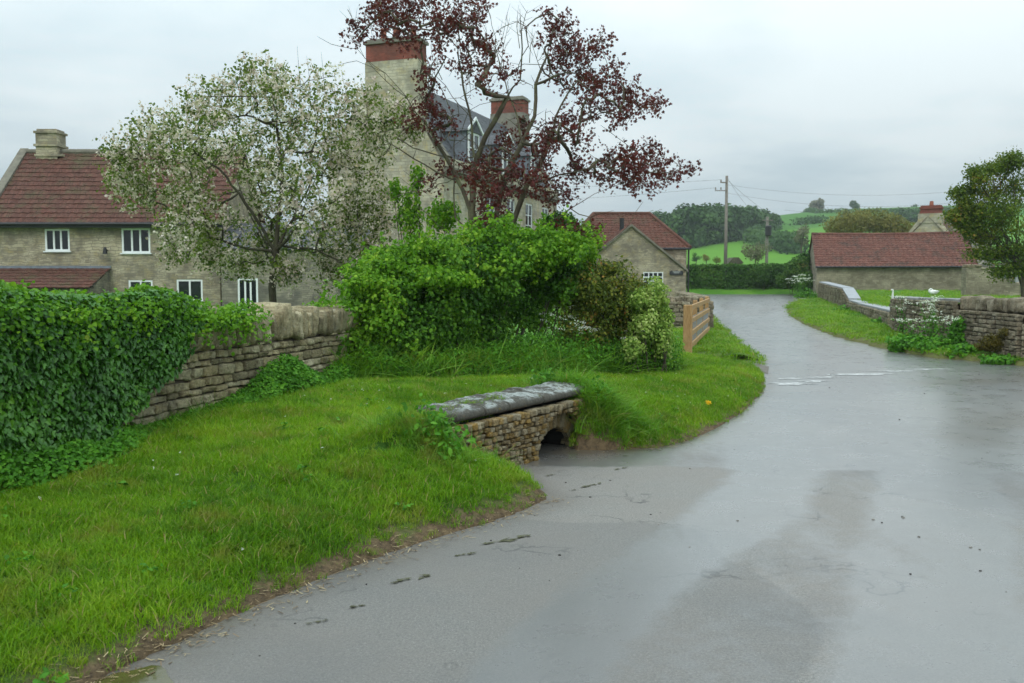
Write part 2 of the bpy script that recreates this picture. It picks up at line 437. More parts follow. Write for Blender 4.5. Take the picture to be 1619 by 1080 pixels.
# ================================================================== MATERIALS
LIME = m_masonry('limestone_rubble', (.23, .195, .13), (.42, .37, .25), (.20, .18, .14), .36, .12, (.13, .125, .11), .55, yellow=(.46, .36, .17))
LIME_GREY = m_masonry('limestone_weathered', (.21, .19, .145), (.37, .335, .255), (.17, .155, .125), .36, .12, (.09, .088, .08), .7, seed=5.3)
LIME_ASH = m_masonry('limestone_ashlar', (.36, .33, .245), (.55, .50, .375), (.29, .27, .21), .55, .22, (.17, .16, .13), .4, yellow=(.52, .40, .17), seed=2.1, distort=.02)
COT = m_masonry('cottage_stone', (.27, .235, .165), (.52, .455, .32), (.22, .20, .155), .33, .115, (.14, .12, .10), .6, yellow=(.42, .34, .17), seed=9.1, distort=.13)
BARN = m_masonry('barn_stone', (.22, .195, .13), (.38, .34, .24), (.19, .165, .12), .4, .13, (.12, .10, .07), .55, seed=12.7, distort=.07)
BRICK = m_masonry('red_brick', (.22, .06, .045), (.34, .10, .07), (.16, .09, .07), .23, .075, (.12, .06, .05), .5, seed=1.1, distort=.01)
STACK = m_plain('weathered_render', (.20, .185, .15), .9, .25, 3)
TILE_RED = m_tiles('clay_double_roman', (.085, .040, .031), (.125, .052, .039), (.18, .09, .066), moss=.85)
TILE_RED2 = m_tiles('clay_pantile_cottage', (.105, .044, .031), (.14, .056, .040), (.19, .09, .064), (.09, .075, .045), moss=.7)
TILE_BARN = m_tiles('clay_pantile_barn', (.135, .054, .041), (.175, .070, .052), (.235, .12, .09), (.065, .05, .04), moss=.9)
SLATE = m_tiles('blue_slate', (.055, .06, .07), (.085, .09, .10), (.12, .12, .125), (.06, .06, .05), moss=.25, tw=.3, th=.22, spec=.5)
COPE_D = m_plain('verge_stone', (.17, .155, .12), .9, .3, 4)
DARKWOOD = m_plain('black_fascia', (.018, .02, .022), .5, .2)
WHITE = m_plain('white_joinery', (.78, .80, .80), .4, .05)
LEAD = m_plain('lead', (.17, .19, .22), .5, .2)
CURT = m_plain('curtain_cloth', (.5, .5, .48), .9, .1)
POT = m_plain('terracotta', (.30, .10, .06), .8, .25)
IRON = m_plain('black_iron', (.02, .02, .022), .5, .2)
PLAQUE = m_plain('slate_plaque', (.03, .032, .034), .5, .1)
PLAQUE_T = m_plain('plaque_lettering', (.28, .29, .28), .6, .1)
def _glass():
    t = NT('window_glass'); t.pbr((.012, .016, .018), .06, t.bump(t.noise(1.4, t.pos(), 2), .08, .05), .5); return t.m
GLASS = _glass()
PALE_COPE = m_plain('pale_coping', (.30, .31, .32), .6, .12, 3, .5)
SLABC = m_plain('grey_coping', (.22, .22, .21), .7, .3, 3)
def _oak():
    t = NT('new_oak'); p = t.pos(); g = t.noise(9, t.scalev(p, 6, 1, 1.0), 6, .6)
    c = t.mix(t.mapr(g, .3, .7), (.32, .175, .065), (.52, .33, .15))
    c = t.mix(t.mapr(t.noise(4, p, 3), .5, .8, 0, .5), c, (.25, .15, .08)); t.pbr(c, .6, t.bump(g, .3, .01), .3); return t.m
OAK = _oak()
POLE = m_bark('pole_wood', (.16, .14, .115), (.24, .22, .19), la=.1)
BARK_APPLE = m_bark('apple_bark', (.045, .038, .026), (.09, .08, .055), (.13, .14, .07), .5)
BARK_MAPLE = m_bark('maple_bark', (.07, .055, .04), (.13, .11, .075), (.17, .18, .09), .75)
BARK = m_bark('bark', (.05, .04, .03), (.10, .085, .06))
WALLST = m_rubble('field_wall_stone', (.47, .39, .23), (.70, .61, .40), (.56, .45, .25), moss=.4, lichen=.6, scl=1.25)
CULVST = m_rubble('culvert_stone', (.30, .22, .11), (.50, .43, .29), (.42, .26, .07), moss=.25, lichen=.35, scl=1.6)
RWALLST = m_rubble('verge_wall_stone', (.26, .22, .15), (.38, .33, .235), (.31, .25, .165), moss=.5, lichen=.45)
MORTAR = m_plain('wall_core', (.075, .06, .042), .95, .3, 9)
def _coping():
    t = NT('lichened_slab'); p = t.pos(); n = t.noise(6, p, 9, .78); n2 = t.noise(30, p, 6, .7)
    nz = t.n('SeparateXYZ', {0: t.n('NewGeometry').outputs['Normal']}).outputs['Z']
    b = t.mix(t.mapr(n2, .3, .7), (.05, .047, .038), (.11, .10, .08))
    lich = t.mix(t.mapr(n2, .35, .7), (.16, .175, .165), (.44, .46, .43))
    m = t.math('MULTIPLY', t.mapr(n, .475, .55), t.mapr(nz, .55, .95, .03, 1.0))
    b = t.mix(m, b, lich); b = t.mix(t.mapr(t.noise(14, p, 5, .7), .62, .7, 0, .6), b, (.20, .13, .03))
    b = t.mix(t.mapr(t.noise(3.5, p, 5, .7), .58, .66, 0, .7), b, (.05, .065, .015))
    t.pbr(b, .8, t.bump(t.math('ADD', n, t.math('MULTIPLY', n2, .4)), .9, .02), .25); return t.m
COPING = _coping()

def m_grass(name, stops, patch=.9):
    t = NT(name); p = t.pos(); r = t.attr('rnd'); hgt = t.attr('hgt')
    v = t.math('ADD', t.math('MULTIPLY', r, .45), t.math('MULTIPLY', t.mapr(t.noise(patch, p, 5, .6), .28, .72), .55))
    base = t.ramp(v, stops)
    dry = t.mapr(t.noise(2.4, p, 6, .75), .52, .68, 0, .65)
    base = t.mix(dry, base, (.25, .22, .05)); base = t.mix(t.mapr(t.noise(3.1, t.vmath('ADD', p, (4, 9, 2)), 5, .7), .52, .66, 0, .6), base, (.035, .12, .012))
    base = t.mix(t.math('GREATER_THAN', r, .965), base, (.34, .27, .12))
    bs = t.n('BsdfPrincipled', {'Base Color': base, 'Roughness': .5, 'Specular IOR Level': .14})
    tr = t.n('BsdfTranslucent', {'Color': t.mix(1.0, base, (1.7, 1.7, .7), 'MULTIPLY')})
    mx = t.n('MixShader', {0: .35}); t.t.links.new(bs.outputs[0], mx.inputs[1]); t.t.links.new(tr.outputs[0], mx.inputs[2])
    t.t.links.new(mx.outputs[0], t.out.inputs['Surface']); return t.m
GR_STOPS = [(0, (.04, .11, .010)), (.3, (.09, .21, .010)), (.6, (.17, .32, .013)), (1, (.34, .43, .04))]
GRASS = m_grass('grass_blades', GR_STOPS)
LONGG = m_grass('long_grass_blades', [(0, (.05, .14, .015)), (.5, (.12, .28, .025)), (1, (.26, .42, .06))], 2)
def _lawn_soil():
    t = NT('lawn_soil'); p = t.pos(); e = t.attr('sd')
    n = t.noise(5, p, 7, .7)
    g = t.mix(t.mapr(n, .3, .7), (.03, .085, .01), (.07, .16, .016))
    s_ = t.mix(t.mapr(t.noise(18, p, 8, .75), .35, .65), (.055, .038, .024), (.20, .14, .075))
    k = t.mapr(t.math('ADD', e, t.math('MULTIPLY', t.math('SUBTRACT', n, .5), .5)), .08, .26)
    t.pbr(t.mix(k, s_, g), .85, t.bump(t.noise(40, p, 6, .7), 1.0, .02), .2); return t.m
SOIL = _lawn_soil()
def _far_grass():
    t = NT('meadow'); p = t.pos()
    n = t.noise(.5, p, 6, .6); n2 = t.noise(6, p, 6, .75)
    c = t.ramp(t.math('ADD', t.math('MULTIPLY', n, .6), t.math('MULTIPLY', n2, .4)), [(.3, (.045, .13, .014)), (.5, (.075, .20, .018)), (.7, (.13, .25, .03))])
    e = t.attr('sd')
    k = t.mapr(t.math('ADD', e, t.math('MULTIPLY', t.math('SUBTRACT', n2, .5), 1.0)), .1, .7)
    c = t.mix(k, t.mix(n2, (.10, .085, .05), (.17, .19, .04)), c)
    t.pbr(c, .8, t.bump(n2, .8, .08), .15); return t.m
MEADOW = _far_grass()
def _hill():
    t = NT('hill_fields'); p = t.pos(); f = t.attr('field')
    n = t.noise(.012, p, 3); n2 = t.noise(.25, p, 6, .7)
    c = t.mix(f, (.045, .15, .014), (.10, .25, .016))
    c = t.mix(t.mapr(n, .35, .65, 0, .35), c, (.10, .19, .035)); c = t.mix(t.mapr(n2, .3, .7, 0, .3), c, (.045, .12, .018))
    t.pbr(c, .9, None, .1); return t.m
HILLM = _hill()
def _road():
    t = NT('wet_asphalt'); p = t.pos(); w = t.attr('wet'); dr = t.attr('dirt_reflect'); far = t.attr('far')
    n1 = t.noise(.7, p, 6, .65); n2 = t.noise(3.0, p, 6, .7); fine = t.noise(120, p, 4, .7); vor = t.n('TexVoronoi', {'Vector': p, 'Scale': 130}).outputs['Distance']
    streak = t.noise(1.2, t.scalev(p, 1.0, .22, 1), 6, .65)
    base = t.mix(t.mapr(fine, .3, .7), (.14, .130, .116), (.31, .29, .26))
    base = t.mix(t.mapr(t.noise(60, p, 5, .8), .62, .72, 0, .6), base, (.36, .34, .31))
    mid = t.noise(70, p, 3, .8); base = t.mix(t.mapr(mid, .45, .62, 0, .65), base, (.06, .06, .058)); base = t.mix(t.mapr(t.noise(95, t.vmath('ADD', p, (3, 1, 0)), 3, .8), .58, .66, 0, .8), base, (.50, .48, .44)); base = t.mix(t.mapr(t.noise(17, p, 6, .8), .5, .7, 0, .35), base, (.09, .09, .088))
    base = t.mix(t.mapr(n1, .38, .62, 0, .55), base, (.205, .175, .15)); base = t.mix(t.mapr(t.noise(.45, t.vmath('ADD', p, (9, 4, 0)), 5, .6), .5, .68, 0, .4), base, (.09, .095, .10))
    vc = t.n('TexVoronoi', {'Vector': t.vmath('ADD', p, t.n('TexNoise', {'Vector': p, 'Scale': 2.5, 'Detail': 5}).outputs['Color']), 'Scale': .75}, feature='DISTANCE_TO_EDGE').outputs['Distance']
    crack = t.math('MULTIPLY', t.mapr(vc, .004, .013, 1, 0), t.mapr(t.noise(.9, p, 3), .50, .58)); base = t.mix(t.math('MULTIPLY', crack, .75), base, (.035, .034, .032))
    pt = t.mapr(t.noise(.33, t.vmath('ADD', p, (21, 3, 0)), 2, .4), .515, .525); base = t.mix(t.math('MULTIPLY', pt, .35), base, (.10, .098, .094))
    wet = t.math('ADD', w, t.math('MULTIPLY', t.math('SUBTRACT', t.math('ADD', t.math('MULTIPLY', streak, .6), t.math('MULTIPLY', t.math('ADD', n2, t.noise(11, p, 5, .75)), .35)), .6), 1.7))
    wetm = t.mapr(wet, .32, .66)
    base = t.mix(t.math('MULTIPLY', wetm, .45), base, (.11, .12, .125))
    base = t.mix(t.math('MULTIPLY', dr, t.mapr(n2, .3, .6, .45, 1)), base, t.mix(t.mapr(n2, .35, .65), (.05, .04, .028), (.11, .09, .065)))
    rough = t.math('ADD', t.mapr(wetm, 0, 1, .58, .29), t.math('MULTIPLY', t.math('SUBTRACT', n2, .5), .25))
    h = t.math('ADD', t.math('MULTIPLY', vor, .8), fine)
    b = t.bump(h, .35, .006); b.node.inputs['Strength'].default_value = .3
    t.set(b.node.inputs['Strength'], t.mapr(wetm, 0, 1, .45, .10))
    b2 = t.bump(t.noise(1.5, p, 3), .12, .05, b)
    t.pbr(base, rough, b2, .5, **{'Coat Weight': t.mapr(wetm, 0, 1, .03, .42), 'Coat Roughness': t.mapr(n2, .3, .7, .10, .28)}); return t.m
ROAD = _road()
def _mud():
    t = NT('mud'); p = t.pos(); n = t.noise(9, p, 7, .75)
    t.pbr(t.mix(t.mapr(n, .3, .7), (.05, .04, .028), (.15, .12, .085)), t.mapr(n, .3, .7, .3, .75), t.bump(n, .8, .03), .4); return t.m
MUD = _mud()
def _puddle():
    t = NT('puddle_water'); p = t.pos(); t.pbr(t.mix(t.noise(5, p, 4), (.055, .05, .015), (.10, .09, .03)), .05, t.bump(t.noise(6, p, 2), .05, .01), .5); return t.m
PUDDLE = _puddle()
PUDDLE2 = m_plain('clear_puddle', (.10, .10, .095), .07, .1, 5, .6, 0, 0.02)
def _paint():
    t = NT('worn_road_paint'); p = t.pos(); n = t.noise(7, p, 7, .75)
    t.pbr(t.mix(t.mapr(n, .42, .6), (.22, .22, .21), (.62, .62, .60)), .4, None, .5); return t.m
PAINT = _paint()
BARREL_SHADE = m_plain('painted_barrel_shade', (.012, .012, .009), .7, .3, 9)  # near-black colour paints the shade inside the culvert arch
MOSSM = m_plain('road_moss', (.085, .085, .045), .95, .4, 20)

# ================================================================== GROUND
def base_z(x, y): return .5 * smooth(35, 66, y)
def hit(px, py, fn, t0=2.0, t1=900.0):
    r = ray(px, py); t = t0; dt = .02
    while t < t1:
        p = CAM + r * t
        if p[2] < fn(p[0], p[1]): return p
        t += max(.01, t * .002)
    return CAM + r * t1
def PG(px, py):
    z = 0.0
    for _ in range(12): p = PZ(px, py, z); z = float(base_z(p[0], p[1]))
    return p
def seg_dist(X, Y, A, B):
    ax, ay = A[0], A[1]; bx, by = B[0] - ax, B[1] - ay
    t = np.clip(((X - ax) * bx + (Y - ay) * by) / (bx * bx + by * by), 0, 1)
    return np.hypot(X - ax - t * bx, Y - ay - t * by)
def poly_dist(X, Y, pts):
    d = np.full(np.shape(X), 1e9)
    for a, b in zip(pts[:-1], pts[1:]): d = np.minimum(d, seg_dist(X, Y, a, b))
    return d
def inside(X, Y, poly):
    c = np.zeros(np.shape(X), bool); n = len(poly)
    for i in range(n):
        x1, y1 = poly[i][:2]; x2, y2 = poly[(i + 1) % n][:2]
        if y1 == y2: continue
        c ^= ((y1 > Y) != (y2 > Y)) & (X < (x2 - x1) * (Y - y1) / (y2 - y1) + x1)
    return c
# field wall, culvert and hedge lines in plan
WA = np.array([-4.30, 1.8]); WB = np.array([-1.86, 10.95])
CL = np.array([-.66, 6.85]); CR = np.array([.64, 8.85]); cdir = (CR - CL) / np.linalg.norm(CR - CL); cnrm = np.array([cdir[1], -cdir[0]])   # cnrm faces the road
edge_near = [PZ(-260, 1500)[:2], PZ(0, 1175)[:2], PZ(130, 1092)[:2]] + [PZ(x, y)[:2] for x, y in ((235, 1040), (330, 995), (430, 950), (540, 905), (640, 868), (740, 838), (820, 812), (872, 788))]
edge_rec = [PZ(872, 788)[:2], PZ(850, 768)[:2], PZ(798, 748)[:2]]
edge_right = [PZ(x, y)[:2] for x, y in ((905, 712), (960, 712), (1040, 709), (1090, 697), (1135, 678), (1180, 650), (1210, 615), (1213, 597), (1200, 585), (1150, 579), (1090, 573), (1040, 575))]
back = [np.array([-.6, 17.3]), np.array([-3.2, 15.5]), np.array([-2.6, 11.6]), WB + (-.45, .2), WA + (-.45, 0), np.array([-6, .8])]
cA = CR - cnrm * .06; cB = CL - cnrm * .06
LAWN1 = [np.array([-6, .2])] + edge_near + edge_rec[1:] + [CL + cdir * 1.0 - cnrm * .10, CL + cdir * 1.3 - cnrm * .12, CL + cdir * 1.36 - cnrm * .33, CR + cdir * .02 - cnrm * .33, CR + cdir * .04 - cnrm * .06] + edge_right + back
CULV_EXCL = [CL - cdir * .02 - cnrm * .06, CR + cdir * .02 - cnrm * .06]
def lawn1_z(X, Y):
    X = np.asarray(X, float); Y = np.asarray(Y, float)
    sd = np.minimum(np.minimum(poly_dist(X, Y, edge_near), poly_dist(X, Y, edge_rec)), poly_dist(X, Y, edge_right))
    ins = inside(X, Y, LAWN1)
    hh = .24 + .30 * np.exp(-((X + .3) ** 2 + (Y - 8.3) ** 2) / (2 * 2.0 ** 2)) 
    z = .035 + hh * (1 - np.exp(-np.maximum(sd - .04, 0) / (.75 + .5 * np.exp(-(np.hypot(X - CR[0] - .3, Y - CR[1]) / .9) ** 2))))
    dc = seg_dist(X, Y, CL, CR); side = (X - CL[0]) * cnrm[0] + (Y - CL[1]) * cnrm[1]
    beh = smooth(.05, -.12, side)
    zc = .55 * np.exp(-(dc / .95) ** 2) * beh
    zl = .50 * np.exp(-(np.hypot(X - CL[0] + .02, Y - CL[1] + .03) / .36) ** 2) + .42 * np.exp(-(np.hypot(X - CR[0] - .12, Y - CR[1] + .02) / .30) ** 2) * (X > CR[0] - .02)
    z = np.maximum(z, np.maximum(zc, zl * (sd > .02)))
    al = (X - CL[0]) * cdir[0] + (Y - CL[1]) * cdir[1]
    cap = .015 + .47 * smooth(.85, -.05, al) + .14 * smooth(.3, 1.5, side)
    z = np.where((side > -.02) & (al > 0) & (al < 1.5), np.minimum(z, cap), z)
    z = z + .018 * vnoise(np.stack([X, Y, X * 0], -1), 2.6) * np.minimum(1, sd * 4) + .006 * vnoise(np.stack([X, Y, X * 0], -1), 11, 3)
    z = z + .02 * vnoise(np.stack([X, Y, X * 0], -1), 4.3, 8) * np.exp(-sd / .15)
    z = z - .05 * np.exp(-sd / .045)
    return np.where(ins, z, -.12), np.where(ins, sd, -.1)
EXCL = []
def grid_mesh(name, xs, ys, zf, mat, attrs=None, kind='structure', smoothf=True, keep=None):
    X, Y = np.meshgrid(xs, ys); r = zf(X, Y); Z, at = r if isinstance(r, tuple) else (r, {})
    V = np.stack([X, Y, Z], -1).reshape(-1, 3); ny, nx = X.shape
    i = np.arange(ny - 1)[:, None] * nx + np.arange(nx - 1)[None, :]
    Fq = np.stack([i, i + 1, i + nx + 1, i + nx], -1).reshape(-1, 4)
    if keep is not None:
        K = keep(X, Y).ravel(); Fq = Fq[K[Fq].any(1)]
    used, inv = np.unique(Fq, return_inverse=True)
    me = npmesh(name, V[used], inv.reshape(-1), np.full(len(Fq), 4), {k: v.ravel()[used] for k, v in at.items()}, smoothf=smoothf)
    o = link(name, me, mat); o['kind'] = kind
    return o
def _l1(X, Y):
    z, sd = lawn1_z(X, Y); return z, {'sd': sd}
def _alside(X, Y): return (X - CL[0]) * cdir[0] + (Y - CL[1]) * cdir[1], (X - CL[0]) * cnrm[0] + (Y - CL[1]) * cnrm[1]
def _keep1(X, Y):
    al, sd_ = _alside(X, Y); return inside(X, Y, LAWN1) & ~((al > 1.40) & (al < 2.33) & (sd_ > -.43) & (sd_ < .05))
grid_mesh('lawn', np.arange(-5.2, 4.5, .045), np.arange(.8, 17.4, .045), _l1, SOIL, keep=_keep1)

# second lawn strip beyond the track
l2_edge = [PG(x, y)[:2] for x, y in ((1020, 563), (1088, 567), (1150, 574), (1203, 578), (1211, 573), (1185, 553), (1160, 535), (1140, 516), (1124, 498), (1112, 484), (1098, 476), (1070, 473))]
LAWN2 = l2_edge + [np.array([2.0, 62.0]), np.array([-6.0, 60.0]), np.array([-3.0, 18.6])]
def lawn2_z(X, Y):
    sd = poly_dist(X, Y, l2_edge); ins = inside(X, Y, LAWN2)
    z = base_z(X, Y) + .0 + .16 * (1 - np.exp(-sd / .35)) + .012 * vnoise(np.stack([X, Y, X * 0], -1), 2)
    return np.where(ins, z, -.15), {'sd': np.where(ins, sd, -.1)}
grid_mesh('lawn_strip', np.arange(-6, 14, .16), np.arange(18, 62.5, .2), lawn2_z, MEADOW, keep=lambda X, Y: inside(X, Y, LAWN2))

# right-hand verge and walled garden
RW = [np.array(p) for p in ((19.3, 57.5), (15.9, 44.0), (14.4, 38.0), (11.35, 27.3), (10.4, 24.6), (9.55, 19.6), (9.65, 17.25), (11.8, 14.6), (14, 13))]
r_edge = [PG(x, y)[:2] for x, y in ((1300, 463), (1262, 464), (1253, 472), (1240, 485), (1246, 497), (1268, 512), (1320, 533), (1400, 553), (1470, 566), (1545, 572), (1640, 581), (1760, 596))]
RIGHT = r_edge + [np.array([16.5, 12.5]), np.array([70., 20.]), np.array([70., 66.]), np.array([24., 66.])]
def right_z(X, Y):
    sd = poly_dist(X, Y, r_edge); ins = inside(X, Y, RIGHT)
    w = poly_dist(X, Y, RW)
    garden = inside(X, Y, RW + [np.array([70., 13.]), np.array([70., 66.]), np.array([22., 66.])])
    z = base_z(X, Y) * .6 + .03 + .16 * (1 - np.exp(-sd / .5)) + np.where(garden, smooth(0, .4, w) * .42, 0) + .02 * vnoise(np.stack([X, Y, X * 0], -1), .9)
    return np.where(ins, z, -.2), {'sd': np.where(ins, sd * .7, -.1)}
grid_mesh('grass_verge', np.arange(8, 45, .2), np.arange(12, 66.2, .2), right_z, MEADOW, keep=lambda X, Y: inside(X, Y, RIGHT))

# road sheet
xs = np.concatenate([np.arange(-40, -6, 2.), np.arange(-6, 0, .12), np.arange(0, 6, .05), np.arange(6, 13, .12), np.arange(13, 62, 1.5)])
ys = np.concatenate([np.arange(-14, 0, 1.), np.arange(0, 3, .12), np.arange(3, 11, .05), np.arange(11, 26, .12), np.arange(26, 66.8, .4)])
band = [PZ(x, y)[:2] for x, y in ((1215, 600), (1255, 700), (1190, 790), (1060, 880), (900, 1000), (700, 1200))]
band2 = [PZ(x, y)[:2] for x, y in ((1500, 640), (1480, 760), (1480, 900), (1500, 1100))]
dryb = [PZ(x, y)[:2] for x, y in ((1120, 730), (1000, 800), (850, 900), (620, 1040), (450, 1200))]
alledges = [edge_near, edge_rec, edge_right]
def road_z(X, Y):
    P3 = np.stack([X, Y, X * 0], -1)
    db = poly_dist(X, Y, band); dd = poly_dist(X, Y, dryb); d2 = poly_dist(X, Y, band2)
    wv = .5 * vnoise(P3, 1.1, 6) + .25 * vnoise(P3, 3.7, 2); wet = .30 + .54 * smooth(.20 + .045 * Y, .06 + .02 * Y, db + .10 * wv) - .34 * np.exp(-(dd / (.45 + .03 * Y)) ** 2) + .34 * smooth(.5, .3, d2 + .12 * wv) + .40 * smooth(7.70, 7.86, Y + .12 * wv + .06 * X) + .3 * smooth(9, 12, Y)
    e = np.minimum.reduce([poly_dist(X, Y, q) for q in alledges]); e2 = np.minimum(poly_dist(X, Y, l2_edge), poly_dist(X, Y, r_edge))
    rec = poly_dist(X, Y, [(CL + CR) / 2 + cnrm * .2, CR + cnrm * .15])
    dirt_reflect = np.exp(-(np.minimum(e, e2 * .8) / (.17 + .07 * vnoise(P3, 2.2, 3))) ** 1.5) + .75 * np.exp(-(rec / .45) ** 2)
    trk = poly_dist(X, Y, [PG(1190, 576)[:2], PG(1225, 590)[:2]]); dirt_reflect = dirt_reflect + .8 * np.exp(-(trk / .9) ** 2)
    dirt_reflect = dirt_reflect * (.75 + .4 * vnoise(P3, 3.1, 4))
    dk = np.minimum(poly_dist(X, Y, [PG(1148, 478)[:2], PG(1186, 499)[:2]]), np.minimum(poly_dist(X, Y, [PG(1172, 481)[:2], PG(1190, 497)[:2]]), poly_dist(X, Y, [PG(1236, 476)[:2], PG(1204, 493)[:2]]))); dirt_reflect = dirt_reflect + .75 * np.exp(-(dk / .55) ** 2)  # far dark streaks: tone of wet reflections painted into the colour mask
    d4 = np.minimum(poly_dist(X, Y, [PG(1530, 690)[:2], PG(1619, 660)[:2]]), poly_dist(X, Y, [PG(1480, 606)[:2], PG(1640, 596)[:2]])); dirt_reflect = dirt_reflect + (.55 + .5 * vnoise(P3, 2.4, 9)) * np.exp(-(d4 / .45) ** 2)
    return base_z(X, Y) + 0 * X, {'wet': wet, 'dirt_reflect': np.clip(dirt_reflect, 0, 1), 'far': smooth(20, 60, Y)}
ROADP = [np.array(q, float) for q in ((-9, -14), (61, -14), (61, 26), (24, 40), (24, 58), (61, 58), (61, 66.8), (-30, 66.8), (-30, 58.5), (9, 58.5), (4, 40), (2.2, 20), (-1.2, 18.4), (-6, 18.8), (-6, 17), (.3, 16.9), (1.6, 12.5), (-.6, 8.9), (-1.6, 6.4), (-4.5, 1.5), (-9, 0))]
grid_mesh('road', xs, ys, road_z, ROAD, keep=lambda X, Y: inside(X, Y, ROADP))
# track between the two lawns (4 mm proud of the road)
def sheet(name, pts, z, mat, kind='structure', sub=True, parent=None):
    mb = MB(); mb.poly([(p[0], p[1], float(base_z(p[0], p[1])) + z) for p in pts], [tuple(range(len(pts)))]); o = mb.build(name, mat, parent, uv=False)
    if kind: o['kind'] = kind
    return o
trp = [PG(x, y)[:2] for x, y in ((1030, 576), (1090, 574), (1150, 580), (1200, 586), (1214, 592), (1216, 580), (1203, 577), (1150, 573), (1088, 566), (1030, 563))]
if sum(a[0] * b[1] - b[0] * a[1] for a, b in zip(trp, trp[1:] + trp[:1])) < 0: trp = trp[::-1]
sheet('track', trp, .004, MUD)
def ragged(c, rx, ry, ang, n=28, rag=.25):
    out = []; s = rng.uniform(0, 50)
    for k in range(n):
        a = 2 * math.pi * k / n; r = 1 + rag * (math.sin(3 * a + s) * .4 + math.sin(5 * a + 2 * s) * .35 + math.sin(9 * a + 3 * s) * .25)
        x = rx * r * math.cos(a); y = ry * r * math.sin(a); out.append(np.array([c[0] + x * math.cos(ang) - y * math.sin(ang), c[1] + x * math.sin(ang) + y * math.cos(ang)]))
    return out
# puddle in the gutter and moss lines
pc = PZ(205, 1075)[:2]
def px_poly(L, z=.004): return [PZ(x, y)[:2] for x, y in L][::-1]
o = sheet('puddle', px_poly([(140, 1120), (150, 1078), (180, 1066), (215, 1060), (240, 1053), (254, 1054), (262, 1060), (266, 1070), (276, 1082), (292, 1100), (300, 1130)]), .004, PUDDLE)
moss_mb = MB()
for (x, y, w, h, a) in ((800, 855, .17, .035, .62), (655, 915, .09, .03, .6), (735, 878, .06, .02, .6), (935, 768, .10, .022, .75), (980, 742, .07, .018, .75), (905, 776, .03, .012, .7), (870, 752, .05, .012, .7), (560, 960, .05, .015, .6), (500, 985, .05, .012, .6), (985, 722, .05, .012, .3)):
    c0 = PZ(x, y)[:2]
    for _k in range(9):
        c = c0 + np.array([math.cos(a), math.sin(a)]) * rng.uniform(-w, w) * 1.1 + rng.normal(0, h * .35, 2); q = ragged(c, w * rng.uniform(.10, .32), h * rng.uniform(.25, .6), a + rng.normal(0, .3), 18, .7); zq = .004 + .0006 * _k; moss_mb.poly([(p[0], p[1], zq) for p in q], [tuple(range(len(q)))])
tag(moss_mb.build('road_moss', MOSSM, uv=False), 'thin broken lines of dark moss growing on the edge of the tarmac', 'moss', kind='stuff')
# worn give-way dashes
for (x, y, w, h) in ((1252, 607, .30, .16), (1285, 603, .20, .10), (1300, 597, .22, .10), (1322, 593, .16, .09), (1365, 592, .50, .13), (1248, 599, .20, .09), (1415, 587, .40, .08), (1470, 584, .35, .07)):
    c = PZ(x, y)[:2]; o = sheet('road_marking', ragged(c, w, h, .12, 24, .6), .004, PAINT)

# wide land sheet below everything, then hills
def land_z(X, Y):
    return -.09 + 0 * X - .45 * smooth(-4.8, -7, X) * smooth(5, 9, Y) * smooth(60, 40, Y), {'sd': np.full(X.shape, 3.)}
grid_mesh('ground', np.concatenate([np.arange(-400, -40, 30.), np.arange(-40, 60, 1.), np.arange(60, 430, 30.)]), np.concatenate([np.arange(-200, -10, 20.), np.arange(-10, 66, 1.), [66.]]), land_z, MEADOW)
def hill_h(X, Y):
    s = np.clip((Y - 82) / 368, 0, 1.0); a = 32.2 * s * s * (3 - 2 * s) * 1.0
    a = a * (1.0 + .0011 * np.clip(X - 120, -200, 120)) * (1 - .30 * smooth(60, -60, X - Y * .25 + 10) ) + .5 * np.sin(X * .021 + 1) * s + .6 * np.sin(Y * .03 + X * .012) * smooth(.05, .3, s)
    return a + .48 * (1 - s) + .42 * smooth(66.6, 70, Y) * (1 - s) + np.where(Y > 450, -(Y - 450) * .01, 0)
def hill_z(X, Y):
    f = smooth(-3, 3, Y - 262 - .25 * X + 12 * np.sin(X * .03))
    return hill_h(X, Y), {'field': 1 - f}
grid_mesh('hills', np.concatenate([np.arange(-900, -200, 40.), np.arange(-200, 500, 4.), np.arange(500, 1200, 40.)]), np.concatenate([np.arange(66., 90, 1.), np.arange(90, 480, 3.), np.arange(480, 1400, 40.)]), hill_z, HILLM)
def HH(px, py): return hit(px, py, lambda x, y: float(hill_h(x, y)), 68)

# ================================================================== BUILDINGS
def ax2(a, b):
    d = np.array(b) - np.array(a); L = np.linalg.norm(d); return d / L, L
